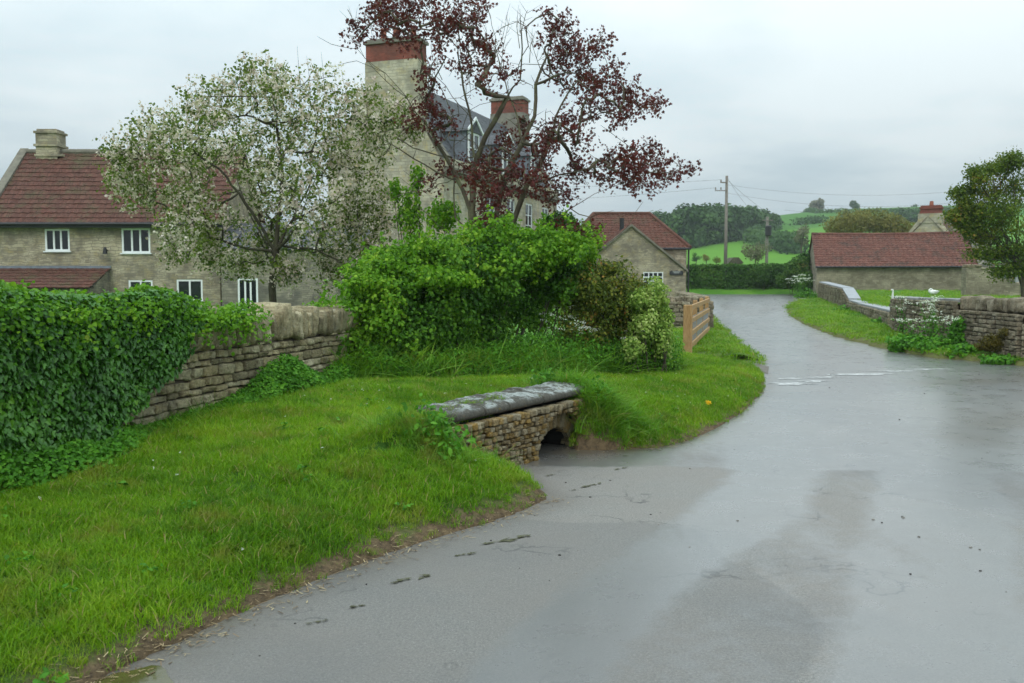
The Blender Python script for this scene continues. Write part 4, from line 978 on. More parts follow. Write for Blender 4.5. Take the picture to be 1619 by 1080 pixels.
# ================================================================== CULVERT
def culvert():
    h = empty('culvert', (*((CL + CR) / 2), 0), 'low stone culvert parapet with lichened slab top and small dark arch', 'culvert')
    L = np.linalg.norm(CR - CL); X = np.array([*cdir, 0]); N = np.array([*cnrm, 0]); Z = np.array([0, 0, 1.]); O = np.array([*CL, 0.])
    ua, ub, rise = L - .74, L - .17, .21       # arch opening
    uc = (ua + ub) / 2; ra = (ub - ua) / 2
    def arch(u): return rise * math.sqrt(max(0, 1 - ((u - uc) / ra) ** 2))
    st = Stones(); ringw = .16
    def skip(u, z):
        q = ((u - uc) / (ra + ringw * .8)) ** 2 + (z / (rise + ringw)) ** 2
        return q < 1
    rubble(st, CL + cnrm * 0, CR, lambda u: -.02, lambda u: .482, depth=-.10, rows=(.032, .062), wid=(.045, .12), skip=skip, gap=.004)
    # voussoirs: upright stones fanned round the arch
    n = 15
    for i in range(n):
        a = math.pi * (i + .5) / n; c = math.cos(a); s = math.sin(a)
        nrm2 = np.array([c / ra, s / rise]); nrm2 /= np.linalg.norm(nrm2)
        ln = ringw * rng.uniform(.85, 1.05) / 2; p = O + X * (uc + ra * c + nrm2[0] * ln) + Z * (rise * s + nrm2[1] * ln) - N * .045
        ay = X * nrm2[0] + Z * nrm2[1]; ax = X * nrm2[1] - Z * nrm2[0]
        st.add(p, ax, N, ay, .033, .06 + rng.uniform(-.008, .01), ln, k=.7, rough=.12)
    st.build('parapet_face', CULVST, h)
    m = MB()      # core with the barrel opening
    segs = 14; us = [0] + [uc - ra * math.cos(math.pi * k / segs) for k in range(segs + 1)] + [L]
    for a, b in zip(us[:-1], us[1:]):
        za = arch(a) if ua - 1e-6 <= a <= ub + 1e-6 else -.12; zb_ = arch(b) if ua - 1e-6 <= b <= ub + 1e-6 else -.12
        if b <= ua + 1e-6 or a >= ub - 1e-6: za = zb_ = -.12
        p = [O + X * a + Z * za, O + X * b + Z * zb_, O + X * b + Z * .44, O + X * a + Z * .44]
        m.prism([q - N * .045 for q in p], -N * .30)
    m.build('core', BARREL_SHADE, h)
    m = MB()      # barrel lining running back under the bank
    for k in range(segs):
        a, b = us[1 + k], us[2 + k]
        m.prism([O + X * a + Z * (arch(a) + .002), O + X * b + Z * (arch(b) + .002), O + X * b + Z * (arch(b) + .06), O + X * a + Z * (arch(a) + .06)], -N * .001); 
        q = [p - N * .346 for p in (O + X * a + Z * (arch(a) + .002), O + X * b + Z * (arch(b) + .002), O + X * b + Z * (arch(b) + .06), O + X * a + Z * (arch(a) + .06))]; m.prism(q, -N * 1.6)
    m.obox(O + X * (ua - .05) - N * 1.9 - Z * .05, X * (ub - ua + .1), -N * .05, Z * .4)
    m.build('barrel', BARREL_SHADE, h)
    # coping slabs, each with a worn irregular top
    cuts = [.34, .74, 1.10, 1.66, L + .10]
    for i, (a, b) in enumerate(zip(cuts[:-1], cuts[1:])):
        nx, ny = int((b - a) / .02), 22; back = .37 + .07 * (i % 2); V = []; Fc = []
        uu = np.linspace(a + .006, b - .006, nx + 1)
        prof = [(.030, .478), (.046, .490), (.052, .505), (.045, .530), (.030, .548), (.008, .556)] + [(-back * k / ny, .560 + .03 * min(1, k / 9)) for k in range(1, ny + 1)] + [(-back, .478)]
        for j, (g, z) in enumerate(prof):
            for u in uu:
                p = O + X * u + N * g + Z * z
                nz = .008 * vnoise(np.array([[u, g, i]]), 9.)[0] + .006 * vnoise(np.array([[u, g, i]]), 26.)[0]
                if j > 3: p = p + Z * (nz * 1.2 - .006 * abs(math.sin(u * 4 + i)))
                else: p = p + N * nz
                if g < -.12: p = p + Z * (-.10 * smooth(-.34, -back, g) * 1.0 + .022 * vnoise(np.array([[u, g, 3.]]), 5.)[0])
                V.append(p)
        for j in range(len(prof) - 1):
            for k in range(nx): q = j * (nx + 1) + k; Fc.append((q, q + 1, q + nx + 2, q + nx + 1))
        npf = len(prof)
        me = bpy.data.meshes.new('coping_slab'); me.from_pydata([tuple(v) for v in V], [], Fc + [tuple(j * (nx + 1) for j in range(npf)), tuple(j * (nx + 1) + nx for j in range(npf))[::-1]]); me.update()
        me.polygons.foreach_set('use_smooth', [True] * len(me.polygons)); link('coping_slab', me, COPING, h)
culvert()

# ================================================================== RIGHT-HAND WALLS
def verge_walls():
    # low stretch with pale slabs
    a, b, c, d = RW[0], RW[1], RW[2], RW[3]
    h = empty('low_garden_wall', (*c, .2), 'low garden wall topped with pale flat slabs that steps down beside the barn', 'stone wall')
    st = Stones(); core = MB(); cp = MB()
    def run(A, B, tA, tB, sub=None):
        L = np.linalg.norm(B - A); base = lambda u: .1; top = lambda u: tA + (tB - tA) * u / L
        rubble(st, A, B, base, top, depth=.14, rows=(.12, .2), wid=(.15, .4))
        ax = np.array([*((B - A) / L), 0]); ay = np.array([-ax[1], ax[0], 0]); A3 = np.array([*A, 0.])
        core.hexa([A3 + ay * .05, A3 + ax * L + ay * .05, A3 + ax * L + ay * .4, A3 + ay * .4] + [A3 + ay * .05 + (0, 0, tA - .03), A3 + ax * L + ay * .05 + (0, 0, tB - .03), A3 + ax * L + ay * .4 + (0, 0, tB - .03), A3 + ay * .4 + (0, 0, tA - .03)])
        n = max(1, int(L / 1.6))
        for i in range(n):
            u0 = L * i / n; u1 = L * (i + 1) / n - .02; z0 = tA + (tB - tA) * u0 / L; z1 = tA + (tB - tA) * u1 / L
            P = [A3 + ax * u0 - ay * .07 + (0, 0, z0), A3 + ax * u1 - ay * .07 + (0, 0, z1), A3 + ax * u1 + ay * .45 + (0, 0, z1), A3 + ax * u0 + ay * .45 + (0, 0, z0)]
            cp.hexa(P + [p + np.array([0, 0, .07]) for p in P])
    run(b, a, 1.18, 1.40) if False else None
    def rev(A, B, tA, tB): run(A, B, tA, tB)
    bc = b + (c - b) * .0
    # walls run with their outer face to the road (left of direction far->near needs reversing)
    def outer(A, B, tA, tB): run(A, B, tA, tB)
    outer(a, b, 1.36, 1.12); m1 = b + (c - b) * .45
    outer(b, m1, 1.10, .66); outer(m1, c, .60, .56); outer(c, d, .54, .60)
    st.build('wall_face', RWALLST, h); core.build('wall_core', MORTAR, h); cp.build('slab_coping', PALE_COPE, h, bevel=.01)
    # taller stretch
    h2 = empty('garden_wall', (*RW[5], .1), 'taller dark mossy garden wall at the right with rough stones along its top', 'stone wall')
    st = Stones(); core = MB(); cs = Stones(); sl = MB()
    segs = [(RW[3] + (RW[4] - RW[3]) * .3, RW[4], 1.04, 1.06), (RW[4], RW[5], 1.06, 1.13), (RW[5], RW[6], 1.02, .98), (RW[6], RW[7], .98, .98), (RW[7], RW[8], .98, .98)]
    for si, (A, B, tA, tB) in enumerate(segs):
        L = np.linalg.norm(B - A); rubble(st, A, B, lambda u: 0., lambda u: tA + (tB - tA) * u / L - (.05 if si > 1 else 0), depth=.14, rows=(.07, .13), wid=(.10, .26))
        ax = np.array([*((B - A) / L), 0]); ay = np.array([-ax[1], ax[0], 0]); A3 = np.array([*A, 0.]); Zz = np.array([0, 0, 1.])
        core.hexa([A3 + ay * .05, A3 + ax * L + ay * .05, A3 + ax * L + ay * .42, A3 + ay * .42] + [A3 + ay * .05 + Zz * (tA - .07), A3 + ax * L + ay * .05 + Zz * (tB - .07), A3 + ax * L + ay * .42 + Zz * (tB - .07), A3 + ay * .42 + Zz * (tA - .07)])
        if si < 2:
            n = max(1, int(L / .9))
            for i in range(n):
                u0 = L * i / n; u1 = L * (i + 1) / n - .015; zz = tA + (tB - tA) * (i + .5) / n + rng.uniform(-.01, .01)
                sl.obox(A3 + ax * u0 - ay * .05 + Zz * (zz - .03), ax * (u1 - u0), ay * .5, Zz * .08)
        else:
            u = 0.
            while u < L:
                w = rng.uniform(.10, .24); hh = rng.uniform(.09, .15); tl = rng.normal(0, .12)
                cs.add(A3 + ax * (u + w / 2) + ay * .2 + Zz * (tA - .05 + hh * .8), ax * math.cos(tl) + Zz * math.sin(tl), ay, Zz * math.cos(tl) - ax * math.sin(tl), w / 2, .2, hh, k=.8, rough=.2); u += w * .95
    st.build('wall_face', RWALLST, h2); core.build('wall_core', MORTAR, h2); sl.build('slab_coping', SLABC, h2, bevel=.012); cs.build('coping_stones', RWALLST, h2)
verge_walls()
# wall in front of the small cottage
def cottage_wall():
    A = PZ(985, 523, .12)[:2]; B = PZ(1120, 521, .12)[:2]; C = B + np.array([1.0, 9.0])
    h = empty('cottage_boundary_wall', (*B, .1), 'grey rubble garden wall behind the wooden fence in front of the small cottage', 'stone wall')
    st = Stones(); cs = Stones(); core = MB()
    for (P, Q) in ((A, B), (B, C)):
        rubble(st, P, Q, lambda u: .05, lambda u: .95, depth=.14, rows=(.08, .15), wid=(.1, .3)); L = np.linalg.norm(Q - P); ax = np.array([*((Q - P) / L), 0]); ay = np.array([-ax[1], ax[0], 0]); P3 = np.array([*P, 0.])
        core.obox(P3 + ay * .05, ax * L, ay * .3, (0, 0, .93)); u = 0
        while u < L:
            w = rng.uniform(.1, .2); cs.add(P3 + ax * (u + w / 2) + ay * .18 + (0, 0, 1.0), ax, ay, (0, 0, 1), w / 2, .2, rng.uniform(.07, .11), rough=.2); u += w
    st.build('wall_face', RWALLST, h); core.build('wall_core', MORTAR, h); cs.build('coping_stones', RWALLST, h)
cottage_wall()

# ================================================================== WOODEN FENCE
def fence():
    p0 = PZ(1087, 562, .12); p1 = PY(1118, 540, 24.3); p1[2] = .14
    h = empty('wooden_fence', tuple(p0), 'new orange oak post and rail fence with wire mesh on the grass strip', 'fence')
    d = p1 - p0; d[2] = 0; L = np.linalg.norm(d); ax = d / L; ay = np.array([-ax[1], ax[0], 0]); Z = np.array([0, 0, 1.])
    m = MB(); m.obox(p0 - ay * .085 - ax * .085 - Z * .2, ax * .17, ay * .17, Z * 1.18); 
    m.build('post', OAK, h, bevel=.012)
    for f in (.33, .66, 1.0):
        m = MB(); m.obox(p0 + d * f - ay * .02 - Z * .2, ax * .10, ay * .09, Z * 1.22); m.build('post', OAK, h, bevel=.01)
    for z in (.17, .41, .66, .92):
        m = MB(); n = 6
        for i in range(n):
            pass
        m.obox(p0 + ax * .10 - ay * .062 + Z * (z - .045), ax * L * .985, ay * .04, Z * .095); m.build('rail', OAK, h, bevel=.006)
    w = MB()
    for i in range(int(L / .1)):
        u = .12 + i * .1; w.tube([p0 + ax * u - ay * .012 + Z * .1, p0 + ax * u - ay * .012 + Z * .72], .0035, 4)
    for z in (.1, .2, .3, .42, .56, .72): w.tube([p0 + ax * .1 - ay * .010 + Z * z, p0 + ax * (L - .02) - ay * .010 + Z * z], .0035, 4)
    w.build('wire_mesh', m_plain('galvanised_wire', (.35, .36, .37), .4, .1, 6, .5, .6), h)
fence()

# ================================================================== UTILITY POLES AND WIRES
def poles():
    b = PY(1147, 415, 70.); zt = PY(1147, 278, 70.)[2]
    h = empty('telegraph_pole', (b[0], 70, .5), 'tall slim wooden telegraph pole standing behind the clipped hedge', 'utility pole'); m = MB()
    m.tube([(b[0], 70, .4), (b[0], 70, zt)], [.15, .10], 10); m.build('post', POLE, h, smoothf=True)
    m = MB(); m.obox((b[0] - .9, 69.87, zt - 1.15), (.9, 0, 0), (0, .08, 0), (0, 0, .06)); m.build('crossarm', POLE, h); m = MB(); m.obox((b[0] - .5, 69.87, zt - .55), (.5, 0, 0), (0, .10, 0), (0, 0, .08)); m.build('crossarm', POLE, h)
    for (dx, dz) in ((-.85, -1.05), (-.45, -.47), (-.45, -1.05)):
        m = MB(); m.tube([(b[0] + dx, 69.92, zt + dz), (b[0] + dx, 69.92, zt + dz + .18)], [.06, .04], 8); m.build('insulator', STACK, h)
    b2 = PY(1212, 415, 105.); zt2 = PY(1212, 343, 105.)[2]; z2 = float(hill_h(b2[0], 105.))
    h2 = empty('transformer_pole', (b2[0], 105, z2), 'shorter utility pole carrying a dark transformer in the field behind the hedge', 'utility pole'); m = MB()
    m.tube([(b2[0], 105, z2 - .2), (b2[0], 105, zt2)], [.20, .15], 10); m.build('post', POLE, h2, smoothf=True)
    m = MB(); m.tube([(b2[0] + .02, 104.6, zt2 - 2.2), (b2[0] + .02, 104.6, zt2 - 2.1), (b2[0] + .02, 104.6, zt2 - 1.1), (b2[0] + .02, 104.6, zt2 - 1.0)], [.3, .36, .36, .25], 10); m.build('transformer', IRON, h2)
    m = MB(); m.obox((b2[0] - .6, 104.78, zt2 - .45), (1.2, 0, 0), (0, .1, 0), (0, 0, .1)); m.build('crossarm', POLE, h2)
    wm_ = m_plain('cable', (.05, .055, .06), .5, .1)
    def wire(label, P, Q, sag, r=.009):
        P = np.array(P, float); Q = np.array(Q, float); m = MB(); n = 16
        m.tube([P + (Q - P) * t / n - np.array([0, 0, sag * 4 * (t / n) * (1 - t / n)]) for t in range(n + 1)], r, 4)
        o = m.build('overhead_wire', wm_, uv=False); tag(o, label, 'wire')
    T = np.array([b[0], 69.92, zt])
    wire('upper thin overhead wire running left from the top of the tall pole', T + (-.4, 0, -.3), (-30, 62, 8.2), .7)
    wire('lower thin overhead wire running left from the arm of the tall pole', T + (-.85, 0, -.9), (-30, 61, 6.9), .9)
    wire('thin overhead wire falling from the tall pole to the transformer pole', T + (0, 0, -.1), (b2[0], 105, zt2 - .1), .8)
    wire('steeply falling thin overhead wire right of the tall pole', T + (0, 0, -.3), PY(1310, 372, 92.), 1.0)
    R1 = PY(1160, 294, 95.); 
    wire('highest of the faint wires crossing the sky above the barn', PY(1148, 292, 120.), PY(1720, 272, 110.), 2.0, .013)
    wire('middle one of the faint wires crossing the sky above the barn', PY(1148, 305, 120.), PY(1720, 285, 110.), 2.4, .013)
    wire('lowest of the faint wires, just over the ridge hedge', PY(1240, 332, 130.), PY(1720, 300, 110.), 1.6, .013)
poles()

# ================================================================== GARDEN BITS AND GEESE
def low_rail():
    Y = 33.; a = PY(1436, 478, Y); b = PY(1468, 480, Y); z0 = .5
    h = empty('low_rail', ((a[0] + b[0]) / 2, Y, z0), 'low brown wooden rail on two stub posts in the grass by the garden wall', 'rail')
    for p in (a, b): m = MB(); m.obox((p[0] - .09, Y, z0 - .1), (.18, 0, 0), (0, .14, 0), (0, 0, .48)); m.build('post', BARK, h)
    m = MB(); m.obox((a[0] + .09, Y + .03, z0 + .14), (b[0] - a[0] - .18, 0, 0), (0, .06, 0), (0, 0, .10)); m.build('rail', BARK, h)
low_rail()
FEATHER = m_plain('white_feathers', (.80, .80, .77), .7, .05, 12); BEAK = m_plain('orange_bill', (.55, .22, .04), .5, .1)
def goose(px, py, Y, zg, face, pose, label, s=1.0):
    p = PY(px, py, Y); x = p[0]; h = empty('goose', (x, Y, zg), label, 'goose', 'white geese in the walled garden')
    f = face
    def T(a, c, z): return (x + f * a * s, Y + c * s, zg + z * s)
    body = [(-.40, .36, .015), (-.32, .34, .06), (-.18, .31, .13), (0, .30, .165), (.14, .32, .14), (.23, .37, .085)]
    if pose == 'up': neck = [(.27, .45, .055), (.27, .60, .042), (.26, .74, .038), (.28, .81, .048), (.33, .82, .040), (.37, .81, .02)]; bk = (.37, .81, .45, .79)
    elif pose == 'down': neck = [(.32, .33, .055), (.40, .20, .042), (.43, .10, .04), (.46, .06, .045), (.50, .04, .03)]; bk = (.49, .05, .55, .01)
    else: neck = [(.24, .46, .055), (.16, .52, .045), (.08, .50, .048), (.02, .46, .04), (-.02, .44, .02)]; bk = (-.01, .44, -.07, .42)
    m = MB(); m.tube([T(a, 0, z) for a, z, r in body + neck], [r * s for a, z, r in body + neck], 14); o = m.build('body', FEATHER, h, smoothf=True, uv=False)
    m = MB(); m.tube([T(bk[0], 0, bk[1]), T(bk[2], 0, bk[3])], [.022 * s, .008 * s], 8); m.build('bill', BEAK, h, uv=False)
    for c in (-.06, .06):
        m = MB(); m.tube([T(.0, c, .18), T(.01, c, .02), T(.09, c, .006)], [.02 * s, .014 * s, .02 * s], 6); m.build('leg', BEAK, h, uv=False)
    for c in (-1, 1):
        m = MB(); m.tube([T(.12, c * .10, .36), T(-.05, c * .125, .36), T(-.25, c * .09, .37), T(-.40, c * .03, .38)], [.03 * s, .065 * s, .05 * s, .012 * s], 8); m.build('wing', FEATHER, h, smoothf=True, uv=False)
goose(1420, 470, 36., .52, -1, 'up', 'white goose with its neck stretched upright in the walled garden', .8)
goose(1475, 462, 48., .66, -1, 'tuck', 'plump white goose hunched in front of the barn wall', .8)
goose(1603, 438, 46.6, 1.62, -1, 'tuck', 'white goose resting on the ruined outhouse wall under the right tree', .7)

# ================================================================== GRASS
tcol = bpy.data.collections.new('tuft_library')
def tuft(name, n, h, spread, wdt, bend, mat, heads=False, seg=3):
    V = []; Fc = []; rn = []; hg = []
    for i in range(n):
        a = rng.uniform(0, 2 * math.pi); r = spread * math.sqrt(rng.random()); x0, y0 = r * math.cos(a), r * math.sin(a)
        da = rng.uniform(0, 2 * math.pi); hh = h * rng.uniform(.5, 1.15); lean = bend * rng.uniform(.2, 1.2) * hh; w = wdt * rng.uniform(.6, 1.2); sa = da + math.pi / 2 + rng.normal(0, .4)
        b = len(V); rr = rng.random()
        for k in range(seg + 1):
            t = k / seg; cx = x0 + math.cos(da) * lean * t * t; cy = y0 + math.sin(da) * lean * t * t; cz = hh * (t - .25 * bend * t * t); ww = w * (1 - t) ** .6 * .5 + .0003
            V += [(cx - math.cos(sa) * ww, cy - math.sin(sa) * ww, cz - .01), (cx + math.cos(sa) * ww, cy + math.sin(sa) * ww, cz - .01)]; rn += [rr, rr]; hg += [t, t]
        for k in range(seg): Fc.append((b + 2 * k, b + 2 * k + 1, b + 2 * k + 3, b + 2 * k + 2))
    Fc = np.array(Fc)
    me = npmesh(name, V, Fc.ravel(), np.full(len(Fc), 4), {'rnd': rn, 'hgt': hg}); me.materials.append(mat); o = bpy.data.objects.new(name, me); return o
def lib(name, objs):
    c = bpy.data.collections.new(name)
    for o in objs: c.objects.link(o)
    return c
def scatter(name, P, rot, scl, coll, nvar, label, cat, idx=None):
    n = len(P); me = bpy.data.meshes.new(name); me.vertices.add(n); me.vertices.foreach_set('co', np.asarray(P, np.float32).ravel())
    a = me.attributes.new('rot', 'FLOAT_VECTOR', 'POINT'); a.data.foreach_set('vector', np.asarray(rot, np.float32).ravel())
    a = me.attributes.new('scl', 'FLOAT_VECTOR', 'POINT'); a.data.foreach_set('vector', np.asarray(scl, np.float32).ravel())
    a = me.attributes.new('idx', 'INT', 'POINT'); a.data.foreach_set('value', (rng.integers(0, nvar, n) if idx is None else idx).astype(np.int32))
    o = bpy.data.objects.new(name, me); COL.objects.link(o); tag(o, label, cat, kind='stuff')
    g = bpy.data.node_groups.new(name + '_scatter', 'GeometryNodeTree'); g.interface.new_socket('Geometry', in_out='INPUT', socket_type='NodeSocketGeometry'); g.interface.new_socket('Geometry', in_out='OUTPUT', socket_type='NodeSocketGeometry')
    gi = g.nodes.new('NodeGroupInput'); go = g.nodes.new('NodeGroupOutput'); ip = g.nodes.new('GeometryNodeInstanceOnPoints'); ci = g.nodes.new('GeometryNodeCollectionInfo')
    ci.inputs['Collection'].default_value = coll; ci.inputs['Separate Children'].default_value = True; ci.inputs['Reset Children'].default_value = True
    def na(nm, dt): x = g.nodes.new('GeometryNodeInputNamedAttribute'); x.data_type = dt; x.inputs['Name'].default_value = nm; return x.outputs['Attribute']
    L = g.links.new; L(gi.outputs[0], ip.inputs['Points']); L(ci.outputs[0], ip.inputs['Instance']); ip.inputs['Pick Instance'].default_value = True
    L(na('idx', 'INT'), ip.inputs['Instance Index']); L(na('rot', 'FLOAT_VECTOR'), ip.inputs['Rotation']); L(na('scl', 'FLOAT_VECTOR'), ip.inputs['Scale']); L(ip.outputs[0], go.inputs[0])
    md = o.modifiers.new('scatter', 'NODES'); md.node_group = g
    return o
short = lib('short_tufts', [tuft('grass_tuft_%d' % i, 26, .06, .055, .0042, .8, GRASS) for i in range(6)])
longc = lib('long_tufts', [tuft('long_tuft_%d' % i, 15, .28, .07, .0085, 1.25, LONGG, seg=5) for i in range(5)])
def rots(n, tilt=.15): return np.stack([rng.normal(0, tilt, n), rng.normal(0, tilt, n), rng.uniform(0, 6.28, n)], 1)
def lawn_pts(n, x0, x1, y0, y1, dens=None):
    X = rng.uniform(x0, x1, n); Y = rng.uniform(y0, y1, n); z, sd = lawn1_z(X, Y)
    k = (sd > .01) & (z > .0); return X[k], Y[k], z[k], sd[k]
def in_view(X, Y, m=.25):
    return (np.abs(X) < Y * (CX / F) + m) & (Y > 2.6)
Xs, Ys, Zs, Ss = lawn_pts(150000, -5.2, 4.4, 2.6, 16.5)
k = in_view(Xs, Ys); Xs, Ys, Zs, Ss = Xs[k], Ys[k], Zs[k], Ss[k]
P3_ = np.stack([Xs, Ys, Xs * 0], 1); dn = vnoise(P3_, 3.3, 2)
wside = (Xs - WA[0]) * wd[1] - (Ys - WA[1]) * wd[0]       # distance to the field wall (positive: road side)
thin = np.clip(Ss / np.where(np.hypot(Xs - CR[0] - .25, Ys - CR[1]) < .8, .07, .22), .06, 1) * np.where(vnoise(P3_, 1.9, 40) > .62, .45, 1.0)
k = (rng.random(len(Xs)) < thin * np.clip(9 / Ys, .35, 1)) & ((wside > -.02) | (Ys > 11))
Xs, Ys, Zs, Ss, dn, wside = [a[k] for a in (Xs, Ys, Zs, Ss, dn, wside)]
sc1 = (.62 + .38 * smooth(0, .35, Ss) + .22 * dn + .3 * smooth(.9, .3, wside)) * (1 + .05 * np.maximum(Ys - 6, 0)) * rng.uniform(.75, 1.3, len(Xs))
scatter('grass', np.stack([Xs, Ys, Zs], 1), rots(len(Xs)), np.stack([sc1 * 1.1, sc1 * 1.1, sc1], 1), short, 6, 'short bright green mown grass covering the near bank and lawn', 'grass')
# long grass: around the culvert ends, under the hedge, along the wall foot, on the wall side
def cloud(c, sx, sy, n): return np.stack([rng.normal(c[0], sx, n), rng.normal(c[1], sy, n)], 1)
pts = [cloud(CR + cnrm * .06 + cdir * .20, .13, .20, 260), cloud(CR + cdir * .10 - cnrm * .12, .10, .10, 60), cloud(CL + cdir * .02 + cnrm * .02, .12, .13, 130), cloud(CL + cdir * .3 + cnrm * .16, .10, .04, 8), cloud(CL - cnrm * .3 + cdir * .1, .12, .1, 60), cloud(CR + cdir * .16 + cnrm * .22, .10, .16, 230), cloud(CR + cdir * .35 + cnrm * .32, .20, .10, 150), cloud(CL + cnrm * .30 + cdir * .0, .16, .16, 60), cloud(CL - cdir * .1 - cnrm * .05, .22, .15, 90), cloud(CR - cnrm * .5 + cdir * .0, .2, .15, 60)]
pts.append(cloud(CR - cnrm * .45 + cdir * .15, .16, .12, 60))
ul = rng.uniform(0, WL, 900); pts.append(WA + wd * ul[:, None] + np.array([wd[1], -wd[0]]) * np.abs(rng.normal(.10, .09, 900))[:, None])
HEDGE_L = [np.array(p) for p in ((-1.9, 10.7), (-1.3, 11.0), (-.4, 11.6), (.5, 12.4), (1.4, 13.1), (2.3, 13.9))]
for a, b in zip(HEDGE_L[:-1], HEDGE_L[1:]):
    t = rng.random(230); pts.append(a + (b - a) * t[:, None] + rng.normal(0, .20, (230, 2)) + (0, -.05))
Q = np.concatenate(pts); z, sd = lawn1_z(Q[:, 0], Q[:, 1]); fr = (Q[:, 0] - CL[0]) * cnrm[0] + (Q[:, 1] - CL[1]) * cnrm[1]; al = (Q[:, 0] - CL[0]) * cdir[0] + (Q[:, 1] - CL[1]) * cdir[1]
k = (sd > 0) & ~((fr > -.34) & (fr < .1) & (al > .0) & (al < 2.25)); Q, z = Q[k], z[k]; s_ = rng.uniform(.45, 1.15, len(Q)) * np.where(np.hypot(Q[:, 0] - CR[0], Q[:, 1] - CR[1]) < .6, 1.05, np.where((Q[:, 1] > 10.3), 1.9, .7))
scatter('long_grass', np.stack([Q[:, 0], Q[:, 1], z - .01], 1), rots(len(Q), .3), np.stack([s_, s_, s_], 1), longc, 5, 'long tufted grass by the culvert ends, the wall foot and under the hedge', 'grass')
# grass on the far strips
n = 26000; X = rng.uniform(2, 30, n); Y = rng.uniform(16, 60, n) ; Y = 16 + (Y - 16) * rng.random(n) ** .6
z1, a1 = right_z(X, Y); z2, a2 = lawn2_z(X, Y); sd1 = a1['sd']; sd2 = a2['sd']; k = ((sd1 > .1) | (sd2 > .04)) & in_view(X, Y); zz = np.maximum(z1, z2); s_ = rng.uniform(1.0, 1.9, n) * (1 + (Y - 16) * .02)
scatter('verge_grass', np.stack([X, Y, zz], 1)[k], rots(k.sum()), np.stack([s_ * 1.9, s_ * 1.9, s_ * .75], 1)[k], short, 6, 'mown grass on the strips either side of the lane beyond the bank', 'grass')
# straw and dead bits on the margin
deb = MB(); cols = []
for i in range(1500):
    e = edge_near if rng.random() < .75 else edge_right; j = rng.integers(0, len(e) - 1); p = e[j] + (e[j + 1] - e[j]) * rng.random() + rng.normal(0, .07, 2)
    if not in_view(p[0], p[1]): continue
    z, s2 = lawn1_z(p[0], p[1]); z0 = max(float(z), 0.0) + .006; a = rng.uniform(0, 6.28); l = rng.uniform(.01, .05); w = rng.uniform(.0012, .003)
    dx, dy = math.cos(a), math.sin(a); q = np.array([p[0], p[1], z0]); D = np.array([dx, dy, rng.normal(0, .12)]) * l; Wd = np.array([-dy, dx, 0]) * w
    deb.poly([q - Wd, q + Wd, q + D + Wd, q + D - Wd], [(0, 1, 2, 3)])
t_ = NT('straw'); t_.pbr(t_.ramp(t_.attr('rnd'), [(0, (.07, .045, .025)), (.5, (.25, .17, .09)), (1, (.45, .36, .20))]), .8)
tag(deb.build('grass_litter', t_.m, uv=False), 'dead straw and clippings along the muddy edge of the bank', 'litter', kind='stuff')
# grit and small stones on the road
gr = Stones()
for i in range(300):
    Y = 3.2 + 14 * rng.random() ** 1.6; X = rng.uniform(-1.2, Y * .6)
    if vnoise(np.array([[X, Y, 0.]]), .9, 5)[0] < .05: continue
    z, s2 = lawn1_z(X, Y)
    if s2 > -.05 and z > -.1: continue
    r = (.0012 + .0045 * rng.random() ** 3) * (1 + .05 * Y); gr.add((X, Y, r * .5), (1, 0, 0), (0, 1, 0), (0, 0, 1), r * rng.uniform(.8, 1.5), r, r * .6, rough=.2)
t_ = NT('grit'); t_.pbr(t_.ramp(t_.attr('rnd'), [(0, (.015, .013, .012)), (.7, (.05, .045, .04)), (1, (.30, .28, .25))]), .7)
tag(gr.build('road_grit', t_.m), 'loose dark grit and little stones scattered over the wet tarmac', 'grit', kind='stuff')

# ================================================================== FOLIAGE MATERIALS
IVY = m_leaf('ivy_leaves', [(0, (.02, .07, .010)), (.4, (.045, .15, .014)), (.75, (.09, .25, .018)), (1, (.18, .37, .035))], 3, .4, .2, .45)
FRESH = m_leaf('fresh_leaves', [(0, (.05, .15, .012)), (.5, (.13, .29, .018)), (.85, (.26, .42, .03)), (1, (.38, .42, .08))], 2.5, .45, .3)
HEDGE = m_leaf('hedge_leaves', [(0, (.02, .06, .010)), (.35, (.05, .14, .014)), (.6, (.11, .25, .018)), (.85, (.20, .36, .025)), (1, (.30, .40, .06))], 1.3, .5, .22, .14, .6)
BRONZE = m_leaf('bronze_leaves', [(0, (.035, .06, .012)), (.4, (.08, .12, .02)), (.7, (.19, .22, .03)), (1, (.42, .17, .05))], 2.5, .45, .25)
PALE = m_leaf('variegated_leaves', [(0, (.05, .12, .015)), (.35, (.18, .30, .05)), (.7, (.36, .46, .11)), (1, (.60, .64, .30))], 3, .5, .3)
NETTLE = m_leaf('nettle_leaves', [(0, (.03, .09, .010)), (.5, (.07, .22, .016)), (1, (.16, .36, .03))], 2, .5, .25)
APPLE = m_leaf('apple_leaves', [(0, (.05, .09, .018)), (.4, (.10, .15, .025)), (.8, (.17, .23, .035)), (1, (.28, .32, .07))], 1.5, .5, .3)
BLOSSOM = m_leaf('apple_blossom', [(0, (.44, .31, .29)), (.35, (.60, .49, .45)), (.8, (.76, .70, .64)), (1, (.84, .80, .76))], 2, .6, .25, .2)
MAPLE = m_leaf('maple_leaves', [(0, (.035, .011, .012)), (.4, (.085, .020, .020)), (.8, (.15, .034, .028)), (1, (.24, .075, .045))], 1.6, .45, .3, .15)
HAWTH = m_leaf('hawthorn_leaves', [(0, (.04, .07, .010)), (.4, (.09, .15, .015)), (.75, (.17, .21, .02)), (1, (.34, .16, .04))], .9, .5, .25)
FARLEAF = m_leaf('distant_leaves', [(0, (.025, .06, .018)), (.5, (.045, .10, .025)), (1, (.085, .16, .035))], .06, .7, .15)
